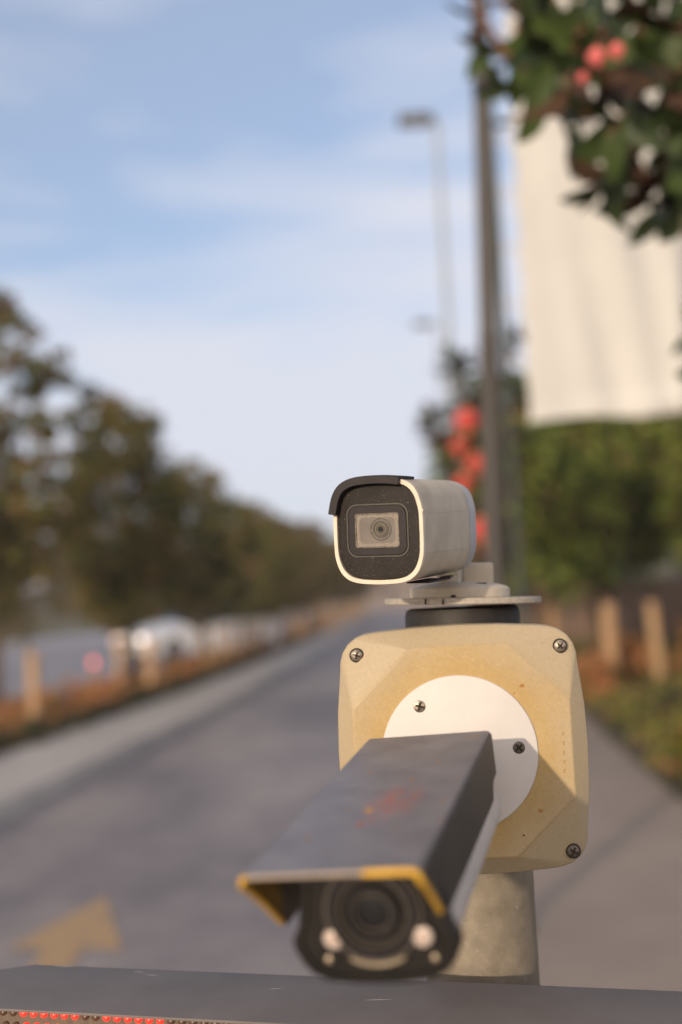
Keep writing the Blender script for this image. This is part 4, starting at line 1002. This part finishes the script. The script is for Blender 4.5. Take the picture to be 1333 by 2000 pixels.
# painted front edges: narrow strips lying on the visor's front edge
def edge_strip(path, r, mat, nm):
    vs, fs = [], []
    o = hobj(nm, tube(path, [r] * len(path), 8), mat, 60); return o
e = 0.0016
edge_strip([(-0.045, -0.0003, -0.0011), (-0.02, -0.0003, -0.0011), (0.0195, -0.0003, -0.0011)], 0.00135, M_edge, 'bare_edge')
edge_strip([(0.0193, -0.0003, -0.0012), (0.03, -0.0003, -0.0012), (0.0455, -0.0003, -0.0013), (0.0482, -0.0001, -0.0028), (0.0487, 0.0004, -0.0062), (0.0489, 0.012, -0.0138), (0.0489, 0.030, -0.0278), (0.0489, 0.0585, -0.0518)], 0.0019, M_yellow, 'yellow_edge')
edge_strip([(-0.0450, -0.0003, -0.0012), (-0.0480, -0.0001, -0.0024), (-0.0489, 0.0004, -0.0058), (-0.0489, 0.012, -0.0130), (-0.0489, 0.030, -0.0258), (-0.0489, 0.0580, -0.0478)], 0.0018, M_yellow, 'yellow_edge')
# stained lining on the inner side of the left flap
lin = [(-0.0475, y, -0.004 - 0) for y in (0.004, 0.014, 0.03, 0.058)] + [(-0.0475, y, -d * 0.93 + 0.002) for y, d in ((0.004, 0.0085), (0.014, 0.0145), (0.03, 0.0275), (0.058, 0.050))]
lin2 = [(x + 0.0006, y, z) for x, y, z in lin]
lf = [(0, 1, 5, 4), (1, 2, 6, 5), (2, 3, 7, 6)]
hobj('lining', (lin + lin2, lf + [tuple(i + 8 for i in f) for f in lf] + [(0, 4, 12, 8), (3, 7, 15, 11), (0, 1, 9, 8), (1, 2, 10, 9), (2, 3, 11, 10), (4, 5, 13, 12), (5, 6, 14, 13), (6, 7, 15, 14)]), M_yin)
# paint chips on the visor top
HI = hm.inverted()
def on_visor(px_, py_):
    o_ = HI @ Vector((0, 0, EYE)); d_ = HI.to_3x3() @ (_F + _R * ((px_ - CX) / FPX) - _U * ((py_ - CY) / FPX))
    t_ = -o_.z / d_.z; q_ = o_ + d_ * t_; return q_.x / S, q_.y / S
chips = []
for (px_, py_, r, mt_) in [(857, 1486, .0016, M_rust), (865, 1565, .0017, M_rust), (805, 1522, .0018, M_rust), (722, 1582, .0030, M_chip), (745, 1572, .0016, M_rust), (704, 1610, .0022, M_chipred), (726, 1603, .0014, M_chipred),
                           (680, 1581, .0012, M_rust), (602, 1638, .0018, M_rust), (722, 1508, .0013, M_rust), (932, 1437, .0016, M_rust), (915, 1440, .0010, M_rust), (770, 1617, .0012, M_rust), (862, 1603, .0012, M_rust), (640, 1668, .0009, M_rust), (560, 1610, .0008, M_rust),
                           (700, 1640, .0008, M_rust), (786, 1548, .0012, M_chipred), (770, 1475, .0009, M_rust), (892, 1520, .0009, M_rust)]:
    chips.append((*on_visor(px_, py_), r, mt_))
for k, (x, y, r, mt_) in enumerate(chips):
    rr_ = random.Random(k); r *= 1.15; ring = [(r * rr_.uniform(.5, 1.1) * cos(2 * pi * j / 10), r * rr_.uniform(.5, 1.1) * sin(2 * pi * j / 10) * 1.5) for j in range(10)]
    hobj('paint_chip', loft([[(x + a, y + b, 0.00004) for a, b in ring], [(x + a * .8, y + b * .8, 0.0002) for a, b in ring]]), mt_)
# body
BX = 0.0095
def lowring(y, s=1.0, zc=-0.040, dx=0.0, wx=1.0):
    # narrow shoulders under the visor, full belly, rounded chin
    half = [(0, -0.0060), (0.026, -0.0065), (0.033, -0.011), (0.036, -0.020), (0.038, -0.033), (0.0405, -0.046), (0.0440, -0.053), (0.0438, -0.0580), (0.0405, -0.0655), (0.0355, -0.0720), (0.027, -0.0765), (0.012, -0.0782), (0, -0.0785)]
    pts = [(x, z) for x, z in half] + [(-x, z) for x, z in half[-2:0:-1]]
    return [(BX + dx + x * s * wx, y, zc + (z - zc) * s) for x, z in pts]
hobj('body', loft([lowring(0.052), lowring(0.10), lowring(0.285, 1.0), lowring(0.305, 0.96), lowring(0.318, 0.86), lowring(0.322, 0.7)]), M_lower, 30)
hobj('front_ring', loft([lowring(0.044, 0.985, wx=1.07), lowring(0.0455, 1.03, wx=1.07), lowring(0.0515, 1.03, wx=1.07)]), M_black, 30)
def ringxz(rg): return [(p[0], p[2]) for p in rg]
def hring(name, outer, inner, y0, y1, mat, parent=None):
    me = ringmesh(name, [(a * S, b * S) for a, b in outer], [(a * S, b * S) for a, b in inner], y0 * S, y1 * S)
    o = obj(name, me, mat, parent if parent is not None else lo)
    if parent is None: o.matrix_local = HM
    return o
hring('front_bezel', ringxz(lowring(0, 0.985, wx=1.07)), ringxz(lowring(0, 0.90, wx=1.07)), 0.0415, 0.0440, M_face2)
face = hobj('face_plate', loft([lowring(0.0438, 0.895, wx=1.07), lowring(0.0434, 0.89, wx=1.07)]), M_face2, 30)
def circ(cx_, cz_, r, n_=40, a0=0, a1=360, ez=1.0): return [(cx_ + r * cos(RAD(a0 + (a1 - a0) * k / n_)), cz_ + r * ez * sin(RAD(a0 + (a1 - a0) * k / n_))) for k in range(n_)]
LX, LZ = 0.0110, -0.0370
for (r0, r1, y0, y1, mt_) in [(0.0285, 0.0265, 0.0395, 0.0436, M_lensring), (0.0255, 0.0215, 0.0380, 0.0436, M_black), (0.0205, 0.0190, 0.0400, 0.0436, M_lensring), (0.0150, 0.0125, 0.0385, 0.0436, M_black), (0.0110, 0.0100, 0.0400, 0.0436, M_lensring)]:
    hring('lens_ring', circ(LX, LZ, r0), circ(LX, LZ, r1), y0, y1, mt_, face)
v, f = lathe([(0.0100, 0.0436), (0.0100, 0.0425), (0.007, 0.0420), (0.003, 0.0418)], 32, 'y')
obj('lens_glass', mesh('lens_glass', [((x + LX) * S, y * S, (z + LZ) * S) for x, y, z in v], f, 60), M_lensglass, face)
for (x, z, r) in [(-0.0135, -0.0515, 0.0062), (0.0372, -0.0515, 0.0062)]:
    v, f = lathe([(r, 0.0436), (r, 0.0408), (r * 0.85, 0.0396), (r * 0.5, 0.0392)], 28, 'y')
    led = obj('light_reflector', mesh('light_reflector', [((a + x) * S, b * S, (c + z) * S) for a, b, c in v], f, 50), M_led, face)
    box('light_chip', (x * S, 0.0390 * S, z * S), (0.0028, 0.0006, 0.0028), M_ledin, led, bevel=0.0002)
    hring('light_surround', circ(x, z, r * 1.18, 28), circ(x, z, r * 1.0, 28), 0.0400, 0.0436, M_black, face)
for (x, z) in [(-0.0185, -0.0640), (0.0425, -0.0645)]:
    v, f = lathe([(0.0020, 0.0436), (0.0020, 0.0425), (0.0010, 0.0420)], 16, 'y')
    obj('face_screw', mesh('face_screw', [((a + x) * S, b * S, (c + z) * S) for a, b, c in v], f, 50), M_smile, face)
for (x, z) in [(0.0, -0.0475), (0.0165, -0.0480), (0.0225, -0.060)]:
    v, f = lathe([(0.0018, 0.0436), (0.0018, 0.0420)], 14, 'y')
    obj('small_light', mesh('small_light', [((a + x) * S, b * S, (c + z) * S) for a, b, c in v], f, 50), M_lensring, face)
# polished arc under the lens
A_ = [(LX + 0.0300 * cos(RAD(a)), LZ - 0.003 + 0.0270 * sin(RAD(a))) for a in range(238, 306, 4)]
B_ = [(LX + 0.0285 * cos(RAD(a)), LZ - 0.003 + 0.0252 * sin(RAD(a))) for a in range(238, 306, 4)]
poly = A_ + B_[::-1]; nn_ = len(A_)
vsA = [(x * S, 0.0385 * S, z * S) for x, z in poly] + [(x * S, 0.0430 * S, z * S) for x, z in poly]
fsA = []
for k in range(nn_ - 1):
    a, b, c, d = k, k + 1, 2 * nn_ - 2 - k, 2 * nn_ - 1 - k
    fsA += [(a, b, c, d), tuple(q_ + 2 * nn_ for q_ in (a, b, c, d)), (a, b, b + 2 * nn_, a + 2 * nn_), (d, c, c + 2 * nn_, d + 2 * nn_)]
obj('metal_arc', mesh('metal_arc', vsA, fsA, 40), M_smile, face)
# swivel arm: from the disc centre to the back of the body, in disc space
pb = HM @ (Vector((BX, 0.318, -0.055)) * S)
obj('swivel_arm', mesh('swivel_arm', *tube([(0, 0.0, -0.006), (pb.x * 0.2, -0.006, -0.012), (pb.x * 0.7, pb.y * 0.6, pb.z * 0.6), (pb.x, pb.y - 0.02, pb.z)], [0.027, 0.026, 0.024, 0.025], 24), 50), M_lower, lo)

# ------------------------------------------------------------------ barrier housing in the foreground
ZT = EYE - 0.3170
b0 = gnd(75, 1884, ZT); b1 = gnd(1333, 1936, ZT); f0 = gnd(0, 1973, ZT); f1 = gnd(300, 1999, ZT)
ax = (b1 - b0); ax.z = 0; ax.normalize(); nrm = Vector((ax.y, -ax.x, 0))       # nrm points to the viewer
wd = (f0 - b0).dot(nrm)
AR = empty('boom_barrier', (b0.x, b0.y, ZT), (0, 0, atan2(ax.y, ax.x))); tag(AR, 'dark grey barrier arm housing with a strip of red lights crossing the bottom', 'barrier')
Lr = 1.45; x0 = -0.32
def armring(x, dback=0.0, dz=0.0):
    return [(x, -wd, 0.0004), (x, -wd + 0.0004, 0.0011), (x, -0.004 - dback, 0.0012 + dz), (x, -0.0010 - dback, 0.0002 + dz), (x, 0 - dback, -0.003 + dz), (x, 0 - dback, -0.07), (x, -wd - 0.000, -0.07), (x, -wd - 0.002, -0.066), (x, -wd + 0.0105, -0.002), (x, -wd + 0.0104, -0.0012), (x, -wd + 0.0003, -0.0008)]
rings = [armring(x0, 0.075, -0.002), armring(-0.10, 0.045, -0.0015), armring(-0.035, 0.020, -0.001), armring(-0.012, 0.006, -0.0003), armring(0.0), armring(0.4), armring(Lr)]
obj('housing', mesh('housing', *loft(rings), 25), M_arm, AR)
obj('light_strip', mesh('light_strip', *loft([[(x, -wd + 0.0085, -0.0015), (x, -wd - 0.0055, -0.0300), (x, -wd - 0.0040, -0.0302), (x, -wd + 0.0099, -0.0017)] for x in (x0, 0.35)])), M_grille, AR)
ds = Vector((0, -0.0124, -0.027)).normalized()
out_n = Vector((0, -0.027, 0.0124)).normalized()
v0, f0_ = lathe([(0.0034, 0), (0.0032, -0.0010), (0.0023, -0.0021), (0.0008, -0.0026)], 12, 'y')
dm = mesh('red_light', v0, f0_, 60); dm.materials.append(M_ledred)
do = mesh('unlit_light', v0, f0_, 60); do.materials.append(M_ledoff)
k = 0; xx = x0 + 0.01
lit_px = []
while xx < 0.30:
    for row, dd in enumerate((0.0024, 0.0125, 0.0225)):
        pos = Vector((xx + 0.0045 * (row % 2), -wd + 0.0085, -0.0015)) + ds * dd + out_n * 0.0001
        w_ = Matrix.Translation(Vector((b0.x, b0.y, ZT))) @ Matrix.Rotation(atan2(ax.y, ax.x), 4, 'Z') @ pos
        d_ = w_ - Vector((0, 0, EYE)); pxx = CX + FPX * d_.dot(_R) / d_.dot(_F)
        on = (30 < pxx < 148) or (195 < pxx < 330) if row == 0 else (40 < pxx < 330)
        o = obj('red_light' if on else 'unlit_light', dm if on else do, None, AR, pos)
        o.rotation_euler = (atan2(out_n.z, -out_n.y) * -1, 0, 0)
    xx += 0.0092
for (x, y, L2, a) in [(0.10, -0.012, 0.010, 0.1), (0.115, -0.018, 0.012, -0.1), (0.235, -0.040, 0.010, 0.3), (0.28, -0.014, 0.022, 0.12), (0.32, -0.055, 0.02, 0.2), (0.02, -0.006, 0.02, 0.02)]:
    scratch(AR, [(x, y, 0.0013), (x + L2 * .5 * cos(a), y + L2 * .5 * sin(a), 0.00135), (x + L2 * cos(a), y + L2 * sin(a), 0.0013)], 0.00025, M_armscr)
# barrier cabinet that carries the arm, right of the frame
cw = Matrix.Translation(Vector((b0.x, b0.y, 0))) @ Matrix.Rotation(atan2(ax.y, ax.x), 4, 'Z')
cabp = cw @ Vector((Lr + 0.12, -wd / 2, 0))
cb = empty('barrier_cabinet', (cabp.x, cabp.y, 0), (0, 0, atan2(ax.y, ax.x))); tag(cb, 'dark grey barrier cabinet standing right of the frame at the end of the arm', 'barrier cabinet')
box('case', (0, 0, ZT / 2 + 0.03), (0.23, 0.30, ZT + 0.05), M_arm, cb, bevel=0.01)
box('door', (0, -0.152, 0.55), (0.19, 0.006, 0.8), M_arm, cb, bevel=0.002)

# ------------------------------------------------------------------ thin evening air
hz = bmesh.new(); box_bm(hz, (0, 420, 4.0), (820, 980, 10.2))
hzo = obj('haze', bm_mesh('haze', hz)); tag(hzo, 'thin pale haze in the air along the road', kind='stuff')
hmt = bpy.data.materials.new('haze_air'); hmt.use_nodes = True
nt_ = hmt.node_tree
for n_ in list(nt_.nodes): nt_.nodes.remove(n_)
ho = nt_.nodes.new('ShaderNodeOutputMaterial'); pv = nt_.nodes.new('ShaderNodeVolumePrincipled')
pv.inputs['Color'].default_value = (0.92, 0.90, 0.92, 1); pv.inputs['Density'].default_value = 0.0012
nt_.links.new(pv.outputs[0], ho.inputs['Volume'])
hzo.data.materials.append(hmt)
